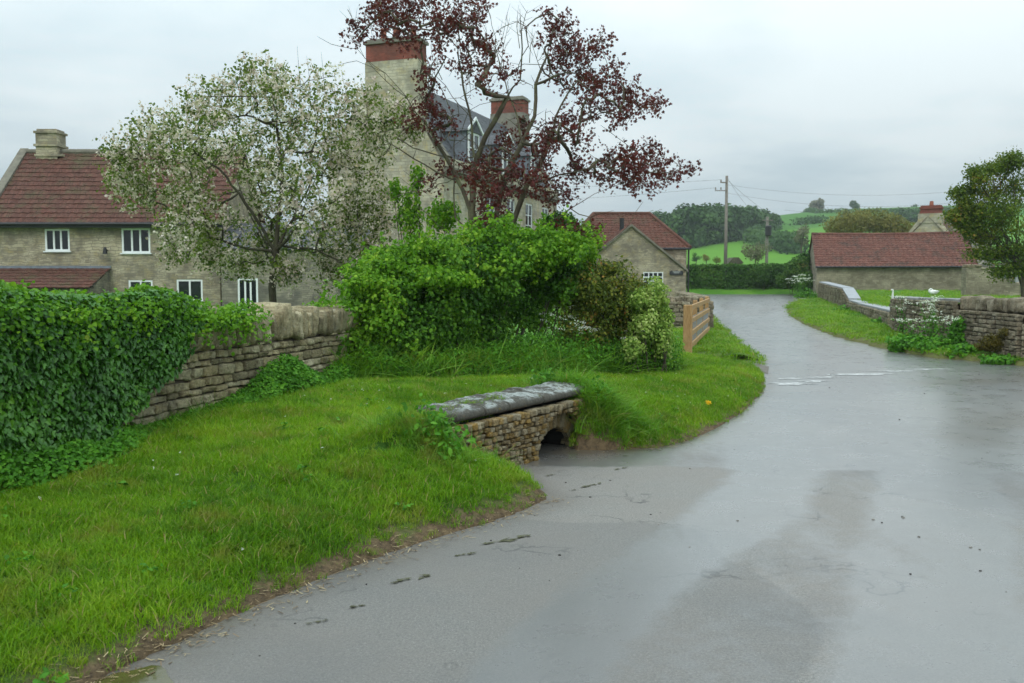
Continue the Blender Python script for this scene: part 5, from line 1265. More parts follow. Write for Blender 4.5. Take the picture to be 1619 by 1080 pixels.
FARLEAF2 = m_leaf('olive_twigs', [(0, (.09, .10, .025)), (.5, (.18, .175, .045)), (1, (.28, .23, .07))], .3, .7, .2)
GREYTW = m_leaf('grey_twigs', [(0, (.12, .12, .08)), (.5, (.18, .18, .11)), (1, (.26, .25, .15))], .3, .7, .2)
HEDGEF = m_leaf('clipped_hedge_leaves', [(0, (.02, .06, .010)), (.5, (.045, .12, .014)), (.85, (.09, .17, .022)), (1, (.17, .14, .04))], .7, .6, .2)
UMBEL = m_leaf('white_flowers', [(0, (.55, .58, .48)), (1, (.80, .82, .76))], 3, .6, .3, .2)

def stems(parent, base_pts, tips, r=.012, mat=None, name='stem'):
    m = MB()
    for b, t in zip(base_pts, tips):
        b = np.array(b, float); t = np.array(t, float); n = 6; w = rng.normal(0, .04, 3)
        m.tube([b + (t - b) * k / n + w * math.sin(math.pi * k / n) for k in range(n + 1)], [r * (1 - .6 * k / n) for k in range(n + 1)], 5)
    return m.build(name, mat or BARK, parent, uv=False)
def bush(name, label, cat, blobs, mat, size, shape='leaf', ground=.3, group=None, shell=.30, lump=.42, extra=None, droop=.5, jitter=.7, stem=True, width=1.0):
    c = np.mean([PY(b[0], b[1], b[2]) for b in blobs], axis=0); h = empty(name, (c[0], c[1], ground), label, cat, group)
    PP = []; NN = []; bs = []; tp = []
    for i, b in enumerate(blobs):
        px, py, Y, rx, ry, rz, n = b[:7]; c0 = PY(px, py, Y); P, N_ = blob_points(n, c0, (rx, ry, rz), seed=i * 3.7 + px, shell=shell, lump=lump, ls=2.4)
        k = P[:, 2] > ground * .5; PP.append(P[k]); NN.append(N_[k])
        for q in range(3): bs.append((c[0] + (c0[0] - c[0]) * .6 + rng.normal(0, .08), c[1] + (c0[1] - c[1]) * .6 + rng.normal(0, .06), ground * .6)); tp.append(c0 + rng.normal(0, .3, 3) * np.array([rx, ry, rz]))
    leafmesh('leaves', np.concatenate(PP), np.concatenate(NN) + (0, -.2, .35), size, shape, mat, h, droop=droop, jitter=jitter, width=width)
    if stem: stems(h, bs, tp, .014)
    return h

# ------------------------------------------------------------------ ivy on the field wall
def ivy():
    out = np.array([wd[1], -wd[0], 0]); W3 = np.array([*wd, 0]); A3 = np.array([*WA, 0.])
    h = empty('ivy', (*(WA + wd * 3), .2), 'thick dark green ivy hanging over the left end of the field wall', 'ivy')
    n = 66000; u = rng.uniform(0, 7.9, n); z = rng.uniform(.02, 1.62, n)
    lim = 6.0 - 1.05 * smooth(1.05, .35, z) + .22 * vnoise(np.stack([z, z, u * 0], 1), 3.2)       # right-hand edge of the mass on the face
    trail = (z > 1.20 + .06 * vnoise(np.stack([u, u, u], 1), 4) ) & (u < 6.95 - .25 * (z < 1.2))
    top = 1.50 + .05 * vnoise(np.stack([u, u * 0, u * 0], 1), 2.1) - .20 * smooth(5.7, 6.6, u) - .05 * smooth(7, 7.6, u)
    k = ((u < lim) | trail) & (z < top); u, z, top = u[k], z[k], top[k]
    t = np.clip((z - (top - .35)) / .35, 0, 1)
    bul = (.17 + .05 * vnoise(np.stack([u, z, u * 0], 1), 2.3) + .03 * vnoise(np.stack([u, z, u * 0], 1), 6.1)) * np.where(u > 6.1, .62, 1)
    off = bul * np.sqrt(1 - t ** 2 * .9) - rng.random(len(u)) ** 1.5 * .12
    P = A3 + W3 * u[:, None] + out * off[:, None]; P[:, 2] = z; N_ = out * 1.0 + np.array([0, 0, .45]) + t[:, None] * np.array([0, 0, 1.2])
    leafmesh('leaves', P, N_, .042, 'ivy', IVY, h, droop=1.2, jitter=.42, rnd=np.clip(rng.normal(.45, .22, len(P)), 0, 1))
    # top of the wall, bushy
    n = 26000; u = rng.uniform(0, 7.15, n); w = rng.uniform(-.5, .22, n); top = 1.40 + .10 * vnoise(np.stack([u, w * 2, u * 0], 1), 2.1) - .17 * smooth(5.7, 6.7, u) - .03
    P = A3 + W3 * u[:, None] + out * w[:, None]; P[:, 2] = top + .14 * (1 - ((w + .14) / .36) ** 2) - rng.random(n) ** 2 * .25 + (rng.random(n) < .03) * rng.uniform(0, .08, n)
    k = ~((u > 6.2) & (rng.random(n) < .3)); P = P[k]
    leafmesh('new_growth', P, np.tile((0, -.2, 1.), (len(P), 1)) + out * .5, .037, 'leaf', FRESH, h, droop=.2, jitter=.8, rnd=np.clip(rng.normal(.36, .24, len(P)), 0, 1))
    bs = [A3 + W3 * a + out * .05 for a in np.arange(.5, 4.9, .35)]; tp = [b + W3 * rng.normal(.1, .3) + np.array([0, 0, 1.35]) for b in bs]; stems(h, bs, tp, .016)
ivy()
# ------------------------------------------------------------------ undergrowth at the wall foot
def undergrowth():
    n = 38000; u = rng.uniform(.5, WL + .5, n); o_ = np.abs(rng.normal(0, .26, n)) + .02
    prof = .035 + .20 * np.exp(-((u - 7.6) / .65) ** 2) + .16 * np.exp(-((u - 9.2) / .7) ** 2) + .14 * np.exp(-((u - 3.9) / .9) ** 2) + .05 * vnoise(np.stack([u, o_, u * 0], 1), 3)
    wid_ = .20 + .22 * np.exp(-((u - 7.7) / .7) ** 2) + .26 * np.exp(-((u - 4.0) / 1.2) ** 2) + .08 * np.sin(u * 3)
    k = o_ < wid_; u, o_, prof, wid_ = u[k], o_[k], prof[k], wid_[k]
    hmax = np.maximum(prof, .05) * np.sqrt(np.clip(1 - (o_ / wid_) ** 2, 0.02, 1)) * 1.5; zz = hmax * rng.random(len(u)) ** .5
    P2 = WA + wd * u[:, None] + np.array([wd[1], -wd[0]]) * o_[:, None]; z0, _ = lawn1_z(P2[:, 0], P2[:, 1]); P = np.stack([P2[:, 0], P2[:, 1], z0 + zz], 1)
    o = leafmesh('undergrowth', P, np.tile((.35, -.35, 1.), (len(P), 1)), .036, 'leaf', NETTLE, None, droop=.2, jitter=.6)
    tag(o, 'low nettles, brambles and weeds growing along the foot of the field wall', 'undergrowth', kind='stuff')
    n = 15000; t = rng.uniform(0, 5, n); i = np.minimum(t.astype(int), 4); f = t - i; HL = np.array(HEDGE_L); b = HL[i] + (HL[i + 1] - HL[i]) * f[:, None]
    off = rng.uniform(-.5, .55, n); P2 = b + np.array([.55, -.83]) * off[:, None] + (.0, .1); hm = (.42 + .14 * vnoise(np.stack([t * 2, off, t * 0], 1), 1.5)) * np.sqrt(np.clip(1 - (np.abs(off) / .58) ** 2, .02, 1))
    z0 = .38; P = np.stack([P2[:, 0], P2[:, 1], z0 + hm * rng.random(n) ** .6], 1)
    o = leafmesh('nettle_bed', P, np.tile((.2, -.6, .8), (n, 1)), .05, 'leaf', NETTLE, None, droop=.9, jitter=.6, width=.6)
    tag(o, 'tall dull green nettles and goosegrass filling the gap below the big hedge', 'undergrowth', kind='stuff')
undergrowth()
# ------------------------------------------------------------------ the big hedge mass
bush('hedge_shrub', 'large bright green overgrown hedge shrub behind the culvert', 'hedge', [
    (600, 470, 11.2, .46, .5, .42, 5200), (575, 545, 11.0, .40, .45, .45, 4600), (640, 540, 11.2, .5, .5, .45, 4800), (655, 440, 11.6, .5, .5, .38, 4800), (700, 500, 11.5, .5, .5, .5, 4800),
    (715, 420, 11.9, .55, .55, .34, 5400), (770, 440, 12.1, .55, .55, .42, 5200), (800, 405, 12.5, .60, .6, .34, 5800), (855, 408, 12.8, .52, .6, .34, 5200), (880, 440, 12.9, .45, .5, .36, 4200), (750, 510, 12.2, .5, .4, .5, 4200), (830, 480, 12.9, .5, .4, .4, 3800), (900, 420, 13.0, .28, .4, .3, 2000),
    (620, 408, 12.0, .30, .3, .16, 1000), (590, 430, 12.0, .25, .3, .2, 900)], HEDGE, .052, ground=.42, lump=.62)
bush('hedge_top_growth', 'yellow green new shoots sprawling over the top of the big hedge shrub', 'climber', [
    (620, 425, 11.3, .42, .4, .14, 1500), (690, 400, 11.8, .5, .45, .14, 1900), (590, 450, 11.0, .4, .4, .14, 1200), (700, 440, 11.2, .5, .4, .16, 1500), (790, 378, 12.4, .6, .5, .16, 2400), (870, 382, 12.7, .5, .5, .17, 2200), (760, 420, 11.9, .6, .4, .18, 1700), (900, 400, 12.5, .25, .35, .16, 800), (830, 400, 12.2, .5, .35, .2, 1500), (530, 482, 10.8, .36, .3, .07, 600), (610, 500, 10.8, .3, .25, .35, 900), (920, 398, 12.9, .25, .3, .18, 600)], FRESH, .052, ground=1.2, stem=False, lump=.5, jitter=.8)
def shoots():
    h = empty('hedge_shoots', (-.2, 12, 1.9), 'loose leafy shoots and sprays sticking up out of the big hedge', 'shoots'); m = MB(); P = []; R_ = []
    out = [(545, 478), (575, 440), (600, 418), (625, 405), (655, 395), (690, 385), (720, 376), (760, 366), (800, 360), (850, 362), (890, 368), (915, 380), (930, 400), (560, 500), (700, 420), (640, 450), (780, 400), (880, 400), (600, 470), (740, 440), (850, 425)]
    for i in range(260):
        x, y = out[rng.integers(len(out))]; a = PY(x + rng.normal(0, 14), y + 14 + rng.normal(0, 6), float(np.interp(x, [550, 900], [11.0, 12.8])) + rng.normal(0, .25)); L = rng.uniform(.12, .44); d = unit(np.array([rng.normal(0, .6), rng.normal(-.2, .4), 1.])) * L; b = a + d + (0, 0, -.04)
        m.tube([a, a + d * .55, b], [.004, .003, .0015], 4)
        for k in range(int(L * 70)): P.append(a + (b - a) * rng.random() + rng.normal(0, .018, 3)); R_.append(rng.uniform(.2, 1))
    m.build('stem', NETTLE, h, uv=False); leafmesh('leaves', np.array(P), rng.normal(0, .6, (len(P), 3)) + (0, -.3, .6), .05, 'leaf', FRESH, h, droop=.0, jitter=.5, rnd=np.array(R_))
shoots()
bush('bronze_shrub', 'brownish green shrub with reddish young leaves right of the big hedge', 'shrub', [
    (920, 455, 13.0, .40, .5, .42, 3200), (965, 465, 13.2, .45, .5, .42, 3600), (1000, 480, 13.4, .32, .45, .36, 2400), (915, 530, 13.0, .45, .4, .45, 2800), (975, 530, 13.3, .5, .4, .5, 3200), (960, 425, 13.3, .22, .3, .14, 700), (1010, 455, 13.5, .18, .3, .16, 500)], BRONZE, .045, ground=.3, lump=.45)
bush('variegated_shrub', 'pale yellow green variegated shrub at the right end of the hedge', 'shrub', [
    (1010, 475, 12.9, .17, .3, .18, 1500), (1036, 468, 13.0, .18, .3, .24, 1900), (1022, 515, 12.8, .24, .3, .28, 2000), (1045, 535, 12.9, .16, .3, .28, 1400), (1000, 550, 12.6, .16, .2, .16, 700), (1052, 500, 13.0, .10, .2, .2, 500)], PALE, .042, ground=.25, lump=.5)
bush('privet_shrub', 'deep green low shrub under the pale variegated one', 'shrub', [
    (985, 565, 12.9, .40, .35, .2, 1500), (1030, 572, 13.1, .26, .3, .18, 1100), (1055, 580, 13.2, .18, .25, .12, 600)], HEDGE, .045, ground=.22, lump=.4)
bush('garden_shrub', 'green leafy shrub climbing beside the tall house behind the maple', 'shrub', [
    (650, 335, 15.5, .22, .3, .45, 900), (625, 300, 15.5, .12, .2, .22, 260), (700, 340, 15.0, .28, .3, .30, 900), (660, 280, 15.5, .12, .2, .25, 260), (790, 355, 15.2, .35, .3, .22, 700)], FRESH, .06, ground=.3, lump=.6)
bush('dark_garden_shrub', 'dark green shrub beneath the right branches of the red maple', 'shrub', [
    (885, 350, 15.2, .32, .3, .16, 1400), (905, 368, 15.0, .35, .3, .2, 1200), (935, 385, 15.0, .2, .3, .18, 500)], HEDGE, .055, ground=.3, lump=.5)

# ------------------------------------------------------------------ trees
def tip_leaves(tips, n, spread, size, shape, mat, parent, name, droop=.6, up=(0, 0, .6), rnd=None):
    T = np.repeat(np.asarray(tips), n, axis=0); P = T + rng.normal(0, spread, T.shape) * (1, 1, .8)
    return leafmesh(name, P, rng.normal(0, .5, P.shape) + np.array(up), size, shape, mat, parent, droop=droop, jitter=.5)
def tip_clusters(tips, m, spread, n, tight, size, shape, mat, parent, name):
    C = np.repeat(np.asarray(tips), m, axis=0); C = C + rng.normal(0, spread, C.shape); O_ = unit(rng.normal(0, 1, C.shape) + (0, -.3, .5))
    P = np.repeat(C, n, axis=0) + rng.normal(0, tight, (len(C) * n, 3)); r = np.repeat(rng.random(len(C)), n) * .6 + rng.random(len(P)) * .4
    return leafmesh(name, P, np.repeat(O_, n, axis=0), size, shape, mat, parent, droop=.2, jitter=.6, rnd=r)
def traced_tree(name, label, cat, Y0, root, limbs, clusters, dz_of, bark, r0, rmax, nper, pw=2.2, step=.2, bow=.14, group=None, scale=1.0, ground=.2, bare=()):
    b = PY(root[0], root[1], Y0); base = np.array([b[0], Y0, ground]); h = empty(name, tuple(base), label, cat, group); s = Skel(base); tips = []
    starts = {}
    for L in limbs:
        d0, d1, pts = L; last = None
        for i, (x, y) in enumerate(pts):
            Yd = Y0 + d0 + (d1 - d0) * i / max(1, len(pts) - 1); q = PY(x, y, Yd)
            if last is None:
                P = np.array(s.p); last = int(np.argmin(np.linalg.norm(P - q, axis=1))); 
                if np.linalg.norm(P[last] - q) > .08: last = s.path(last, [q], .006, step)
            else: last = s.path(last, [q], .012, step)
    at = []
    for c in clusters:
        x, y, r = c[:3]; n = c[3] if len(c) > 3 else nper; dz = dz_of(x, y)
        for k in range(n):
            a = rng.uniform(0, 6.28); rr = r * math.sqrt(rng.random()); at.append(PY(x + rr * math.cos(a), y + rr * math.sin(a), Y0 + dz + rng.uniform(-.35, .35)))
    at = np.array(at); root_c = np.mean([s.p[i] for i in range(len(s.p))], axis=0); at = at[np.argsort(np.linalg.norm(at - root_c, axis=1))]
    for t in at: tips.append(s.p[s.reach(t, .012, .16, bow)])
    for (cx_, cy_, rx_, ry_, n_) in bare:
        for k in range(n_):
            a = rng.uniform(0, 6.28); q = math.sqrt(rng.random()); s.reach(PY(cx_ + rx_ * q * math.cos(a), cy_ + ry_ * q * math.sin(a), Y0 + rng.uniform(-1, 1)), .012, .16, bow)
    s.build('trunk', bark, h, r0=r0, power=pw, rmax=rmax, scale=scale)
    return h, np.array(tips), s
# blossoming apple
ap_cl = [(230, 235, 38), (198, 285, 22), (222, 305, 26), (262, 275, 46), (250, 205, 30), (300, 185, 38), (330, 232, 48), (300, 305, 42), (340, 165, 42), (385, 135, 36), (400, 192, 48), (450, 155, 46), (430, 122, 28), (500, 160, 50), (480, 232, 55), (540, 195, 50), (565, 240, 48), (605, 225, 28), (545, 300, 55), (592, 305, 36), (602, 350, 32), (482, 310, 55), (425, 290, 36), (430, 350, 42), (350, 362, 42), (290, 352, 38), (280, 392, 24), (330, 398, 26), (400, 398, 32), (472, 388, 48), (522, 370, 48), (560, 385, 36), (585, 405, 26), (520, 425, 30), (450, 428, 20), (372, 418, 18), (628, 185, 24), (648, 200, 16), (190, 248, 20), (270, 240, 40), (360, 250, 40), (520, 250, 45), (400, 240, 40), (455, 275, 45), (575, 170, 30), (310, 335, 36), (500, 340, 50), (455, 195, 40), (575, 345, 30), (305, 265, 30)]
rs = random.Random(3)
def ap_dz(x, y): 
    k = math.sqrt(max(0, 1 - ((x - 410) / 240) ** 2 - ((y - 270) / 185) ** 2)); return rs.uniform(-1, 1) * 1.7 * (k + .12)
h, tips, s = traced_tree('apple_tree', 'spreading apple tree covered in pinkish white blossom behind the stone wall', 'tree', 16.0, (434, 500), [
    (0, 0, [(434, 490), (431, 440), (436, 398)]), (0, -.4, [(436, 398), (408, 352), (378, 305), (346, 266), (312, 245), (275, 240)]), (0, .3, [(436, 398), (441, 340), (447, 280), (441, 220), (432, 165)]), (0, .8, [(438, 392), (470, 330), (500, 270), (520, 205)]),
    (0, -.6, [(440, 388), (500, 395), (550, 420), (590, 438)]), (0, -.8, [(432, 402), (372, 388), (310, 370), (262, 352)]), (0, .9, [(460, 350), (540, 310), (598, 280)]), (0, 1.2, [(433, 405), (400, 350), (380, 300), (350, 200)]), (0, -1.2, [(440, 395), (470, 360), (490, 300), (510, 250)])], ap_cl, ap_dz, BARK_APPLE, .0035, .17, 22, pw=2.3, ground=0., scale=1.35)
tip_clusters(tips, 4, .10, 5, .036, .054, 'leaf', APPLE, h, 'leaves'); tip_clusters(tips, 5, .11, 6, .024, .042, 'petal', BLOSSOM, h, 'blossom')
# bare upright water shoots on the apple
m = MB()
for (x, y) in ((290, 150), (300, 130), (318, 140), (345, 115), (258, 170), (420, 80), (400, 105), (470, 75), (485, 90), (508, 85), (540, 115), (560, 125), (272, 160)):
    a = PY(x + 6, y + 65, 16.); b = PY(x, y - 2, 16.); m = MB(); m.tube([a, (a + b) / 2 + rng.normal(0, .02, 3), b], [.006, .004, .002], 4); m.build('water_shoot', BARK_APPLE, h, uv=False)
# red maple
Z = lambda zx, zy: (500 + zx * .383, zy * .383)
mp = [(170, 130, 50), (250, 95, 50), (330, 60, 60), (430, 60, 65), (480, 110, 50), (400, 165, 45), (330, 130, 45), (600, 50, 50), (660, 40, 45), (640, 180, 50), (680, 230, 50), (720, 190, 35), (700, 345, 36), (620, 280, 36), (785, 290, 26), (460, 335, 36), (500, 250, 34), (440, 430, 40), (480, 480, 50), (405, 500, 34), (520, 520, 44), (280, 30, 50), (380, 15, 60), (500, 10, 50), (240, 20, 30),
      (975, 85, 42), (1020, 120, 45), (980, 170, 50), (1060, 180, 55), (1100, 222, 60), (1170, 180, 42), (1000, 260, 50), (1050, 310, 58), (1130, 300, 50), (1225, 290, 42), (1160, 370, 52), (1230, 420, 60), (1290, 380, 50), (1300, 450, 42), (1370, 425, 42), (1400, 438, 24), (1240, 480, 42), (1100, 360, 42), (1000, 530, 50), (1045, 500, 42), (1120, 450, 42), (1100, 570, 42), (960, 550, 42), (930, 600, 42), (860, 520, 34), (800, 600, 42), (780, 580, 34), (700, 680, 66), (760, 700, 66), (720, 760, 66), (680, 740, 50), (780, 770, 58), (720, 830, 48), (760, 820, 42), (620, 700, 40), (520, 700, 22), (470, 750, 32), (840, 730, 42), (930, 670, 42), (900, 740, 46), (960, 790, 38), (1020, 800, 34), (1060, 680, 42), (1100, 720, 42), (1180, 700, 50), (1240, 660, 42), (1300, 640, 48), (1260, 710, 56), (1330, 700, 56), (1400, 690, 56), (1380, 640, 42), (1460, 700, 42), (1520, 705, 30), (1275, 760, 24), (1330, 745, 32), (1390, 772, 18), (700, 900, 44), (740, 930, 34), (1000, 960, 44), (1050, 975, 40), (1140, 960, 20), (640, 100, 40), (560, 90, 40), (520, 150, 40)]
mcl = [(*Z(a, b), r * .46, max(7, int(r * .40))) for a, b, r in mp]
rs2 = random.Random(8)
def mp_dz(x, y): return rs2.uniform(-1.3, 1.3) * (1 - abs(x - 800) / 420)
def ZL(d0, d1, pts): return (d0, d1, [Z(*p) for p in pts])
h, tips, s = traced_tree('red_maple', 'open many stemmed maple with dark red leaves in front of the tall house', 'tree', 14.0, Z(652, 1010), [
    ZL(0, 0, [(652, 990), (640, 880)]), ZL(0, .3, [(640, 880), (650, 700), (640, 500), (605, 350), (585, 200), (560, 90)]), ZL(0, -.5, [(645, 900), (560, 690), (500, 590), (440, 500), (370, 400), (280, 300), (200, 240), (165, 170)]),
    ZL(0, .8, [(652, 960), (575, 900), (568, 700), (572, 500), (520, 370), (420, 240), (350, 120), (300, 40)]), ZL(0, .5, [(655, 960), (745, 890), (790, 700), (850, 590), (900, 480), (905, 350), (930, 280), (965, 180), (970, 100)]),
    ZL(0, -.6, [(660, 975), (815, 920), (870, 765), (940, 640), (1010, 440), (1080, 330), (1150, 290)]), ZL(0, -.7, [(670, 985), (900, 955), (1050, 860), (1200, 780), (1350, 715), (1500, 700)]), ZL(0, .4, [(630, 980), (540, 950), (430, 860), (380, 840)]),
    ZL(0, -.3, [(560, 740), (500, 715), (400, 655), (250, 560)]), ZL(0, -.8, [(640, 690), (700, 560), (790, 400), (840, 330), (850, 200), (840, 35)]), ZL(0, .6, [(560, 650), (500, 640), (400, 610), (335, 570)]), ZL(0, .9, [(650, 640), (760, 400), (860, 330)]),
    ZL(0, -.9, [(870, 765), (1000, 720), (1110, 700), (1250, 690)]), ZL(0, .9, [(900, 600), (1010, 560), (1130, 480), (1290, 430)]), ZL(0, .2, [(650, 500), (560, 400), (470, 270), (400, 60)]), ZL(0, 1.0, [(850, 590), (830, 480), (760, 300), (740, 150), (700, 20)]), ZL(-.2, -.4, [(370, 400), (240, 290), (170, 205), (60, 185), (5, 150)]), ZL(-.1, -.1, [(585, 200), (520, 120), (430, 20)]),
    ZL(-.2, -.5, [(280, 300), (170, 250), (90, 270)]), ZL(-.4, -.5, [(1050, 860), (1130, 900), (1230, 870)]), ZL(-.5, -.6, [(905, 955), (1100, 950), (1200, 1010), (1290, 930), (1350, 830)])], mcl, mp_dz, BARK_MAPLE,   .0034, .10, 12, pw=2.25, bow=.10, ground=.35, scale=1.3, bare=((770, 130, 110, 120, 150), (850, 250, 160, 80, 90), (640, 240, 60, 90, 40)))
tip_clusters(tips[rng.random(len(tips)) < .92], 3, .066, 4, .028, .048, 'palm', MAPLE, h, 'leaves')
m = MB()
for (x, y, x2, y2) in ((840, 200, 835, 20), (850, 120, 875, 40), (760, 300, 800, 70), (130, 40, 175, 130), (880, 260, 905, 130), (700, 300, 790, 60), (720, 250, 700, 100), (780, 330, 720, 170), (520, 330, 470, 180), (930, 300, 880, 150)):
    m = MB(); a = PY(*Z(x, y), 13.8); b = PY(*Z(x2, y2), 13.8); mid = (a + b) / 2 + rng.normal(0, .05, 3); m.tube([a, mid, b], [.008, .006, .002], 4)
    for q in range(4):
        c = a + (b - a) * rng.uniform(.3, .9); m.tube([c, c + np.array([rng.normal(0, .12), rng.normal(0, .08), rng.uniform(.08, .25)])], [.004, .0015], 3)
    m.build('bare_twig', BARK_MAPLE, h, uv=False)
# generic tree from blobs
def blob_tree(name, label, cat, Y0, root_px, z0, blobs, bark, mat, ntip, nleaf, spread, size, shape='leaf', r0=.006, rmax=.3, group=None, fork=None, step=.5):
    b = PY(root_px, 440, Y0); h = empty(name, (b[0], Y0, z0), label, cat, group); s = Skel((b[0], Y0, z0)); c = np.mean([PY(q[0], q[1], Y0) for q in blobs], axis=0)
    fk = np.array([b[0] * .7 + c[0] * .3, Y0, z0 + (c[2] - z0) * (fork or .45)]); i0 = s.path(0, [fk], .03, step)
    for q in blobs: s.path(i0, [PY(q[0], q[1], Y0 + (q[4] if len(q) > 4 else 0))], .06, step)
    T = []
    for q in blobs:
        px, py, r, rz = q[:4]; P, _ = blob_points(ntip, PY(px, py, Y0 + (q[4] if len(q) > 4 else 0)), (r, r, rz), px, .3, .3); T.append(P)
    T = np.concatenate(T); T = T[np.argsort(np.linalg.norm(T - fk, axis=1))]
    for t in T: s.reach(t, .03, step, .12)
    s.build('trunk', bark, h, r0=r0, power=2.3, rmax=rmax); tip_leaves(T, nleaf, spread, size, shape, mat, h, 'crown'); return h
blob_tree('hawthorn_tree', 'dense olive green tree with russet tints at the right edge of the picture', 'tree', 33., 1625, .4, [(1515, 305, .1, .08, .2), (1522, 335, .14, .07, .1), (1508, 342, .08, .05, 0), (1540, 272, .1, .08, 0), (1600, 250, .25, .14, 0), (1585, 430, .4, .1, 0), (1610, 420, .5, .14, 0), (1630, 425, .6, .14, 0), (1535, 300, .22, .12, .3), (1550, 285, .2, .12, -.3), (1565, 268, .2, .15, 0), (1518, 352, .18, .12, .2), (1528, 320, .2, .1, 0), (1548, 400, .3, .14, 0), (1575, 405, .4, .16, .3), (1600, 258, .5, .25, 0), (1650, 262, .8, .4, 0), (1560, 330, .55, .45, -.3), (1590, 290, .6, .5, .4), (1610, 350, .9, .7, -.5), (1565, 375, .45, .38, .4), (1640, 300, .9, .8, 0), (1650, 370, .9, .7, .6), (1600, 395, .6, .3, 0), (1585, 262, .3, .2, .2), (1545, 350, .28, .28, 0), (1700, 330, 1.1, .9, .3), (1535, 335, .2, .15, 0), (1565, 305, .4, .35, .5), (1545, 372, .35, .25, .2), (1580, 330, .6, .5, -.6), (1605, 310, .7, .6, .6), (1575, 350, .5, .4, 0), (1530, 360, .2, .2, 0), (1640, 395, .8, .3, -.3), (1700, 390, .9, .5, -.3)], BARK, HAWTH, 42, 17, .15, .08, rmax=.16, step=.3)

# ------------------------------------------------------------------ flowers
def cow_parsley(pos, hgt, label, group='white cow parsley plants', n=5, s=1.0):
    h = empty('cow_parsley', tuple(pos), label, 'wildflower', group); m = MB(); U = []; Lf = []
    pos = np.array(pos, float)
    for i in range(n):
        a = rng.uniform(0, 6.28); t = pos + np.array([math.cos(a) * rng.uniform(.05, .28) * s, math.sin(a) * rng.uniform(.05, .2) * s, hgt * rng.uniform(.7, 1.05)]); m.tube([pos, (pos + t) / 2 + (0, 0, .05), t], [.005, .004, .003], 4)
        for k in range(4):
            c = t + np.array([rng.normal(0, .06 * s), rng.normal(0, .06 * s), rng.uniform(-.02, .03)]); m.tube([t - (0, 0, .06), c], [.002, .0015], 3)
            for q in range(7): U.append(c + rng.normal(0, .018 * s, 3) * (1, 1, .4))
        for k in range(14): Lf.append(pos + (t - pos) * rng.uniform(.1, .75) + rng.normal(0, .07, 3))
    m.build('stem', NETTLE, h, uv=False); leafmesh('umbel', np.array(U), np.tile((0, -.2, 1.), (len(U), 1)), .020 * s, 'petal', UMBEL, h, jitter=.4); leafmesh('leaves', np.array(Lf), np.tile((0, -.3, 1.), (len(Lf), 1)), .06, 'leaf', NETTLE, h)
for i, (px, py, Y, hh, lb) in enumerate(((885, 0, 12.6, .95, 'tallest white cow parsley against the dark middle of the hedge'), (905, 0, 12.5, .8, 'white cow parsley just right of the tallest one in the hedge'), (935, 0, 12.7, .72, 'white cow parsley in front of the brownish shrub'), (1010, 0, 12.8, .55, 'small white cow parsley in front of the pale variegated shrub'))):
    b = PY(px, 440, Y); cow_parsley((b[0], Y, .32), hh, lb, n=5)
for i, (px, Y, hh, lb) in enumerate(((1428, 23.6, 1.0, 'leftmost cow parsley against the taller garden wall'), (1442, 23.3, .9, 'second cow parsley from the left against the garden wall'), (1472, 20.9, 1.05, 'tall cow parsley at the middle of the wall corner'), (1484, 20.3, .95, 'cow parsley just left of the mossy wall corner'), (1500, 19.2, .75, 'low cow parsley spilling out beside the wall corner'), (1452, 20.6, .55, 'small cow parsley out on the verge edge before the garden wall'))):
    b = PY(px, 440, Y); cow_parsley((b[0], Y, .12), hh, lb, n=8, s=1.5)
b = PY(1262, 440, 56.); cow_parsley((b[0], 56., .3), 1.5, 'big clump of cow parsley at the far corner of the barn', n=14, s=2.6)
bush('wall_foot_weeds', 'green weeds and nettles at the foot of the taller garden wall', 'weeds', [(1440, 545, 20.2, .5, .5, .22, 1300), (1490, 550, 19.2, .6, .5, .25, 1500), (1530, 560, 18.3, .35, .25, .22, 700), (1580, 570, 17.2, .4, .2, .12, 500), (1515, 530, 19.2, .16, .2, .4, 500)], NETTLE, .085, ground=.06, stem=False)
bush('wall_side_weeds', 'strip of tall grass and weeds against the low pale topped wall', 'weeds', [(1310, 496, 46., .8, .5, .3, 700), (1335, 498, 40., .8, .6, .35, 700), (1360, 505, 35., .7, .5, .25, 500), (1395, 515, 29., .35, .3, .3, 350), (1290, 488, 52., .8, .5, .3, 500), (1275, 470, 58., .8, .6, .5, 900)], NETTLE, .12, ground=.1, stem=False)
MOSSY = m_leaf('moss_cushion_leaves', [(0, (.05, .05, .010)), (.5, (.10, .085, .015)), (1, (.16, .13, .03))], 5, .8, .1)
bush('moss_cushion', 'brown green moss cushion spread on the right garden wall face', 'moss', [(1578, 540, 17.75, .34, .10, .16, 2600), (1560, 548, 17.9, .25, .08, .10, 1200), (1592, 525, 17.6, .14, .08, .10, 700)], MOSSY, .03, ground=.1, stem=False)
def culvert_weeds():
    for (c, r, n, lb) in ((CL + cnrm * .16 - cdir * .02, .17, 330, 'clump of nettles and docks at the left end of the culvert parapet'), (CR + cdir * .14 + cnrm * .20, .15, 420, 'bright weeds spilling down the bank at the right end of the culvert'), (CR - cnrm * .42 + cdir * .05, .12, 160, 'small tuft of weeds behind the right end of the culvert top')):
        P2 = c + rng.normal(0, r * .6, (n, 2)); z, sd = lawn1_z(P2[:, 0], P2[:, 1]); k = sd > 0; P2, z = P2[k], z[k]; P = np.stack([P2[:, 0], P2[:, 1], z + rng.random(len(z)) ** 1.2 * .24], 1)
        h = empty('weed_clump', (c[0], c[1], float(z.mean())), lb, 'weeds'); bs = [np.array([p[0], p[1], q]) for p, q in zip(P2[:14], z[:14])]; stems(h, bs, [b + (rng.normal(0, .05), rng.normal(0, .05), .24) for b in bs], .003, NETTLE)
        leafmesh('leaves', P, np.tile((.3, -.5, .8), (len(P), 1)), .055, 'leaf', NETTLE, h, droop=.6, jitter=.6, width=.7)
culvert_weeds()
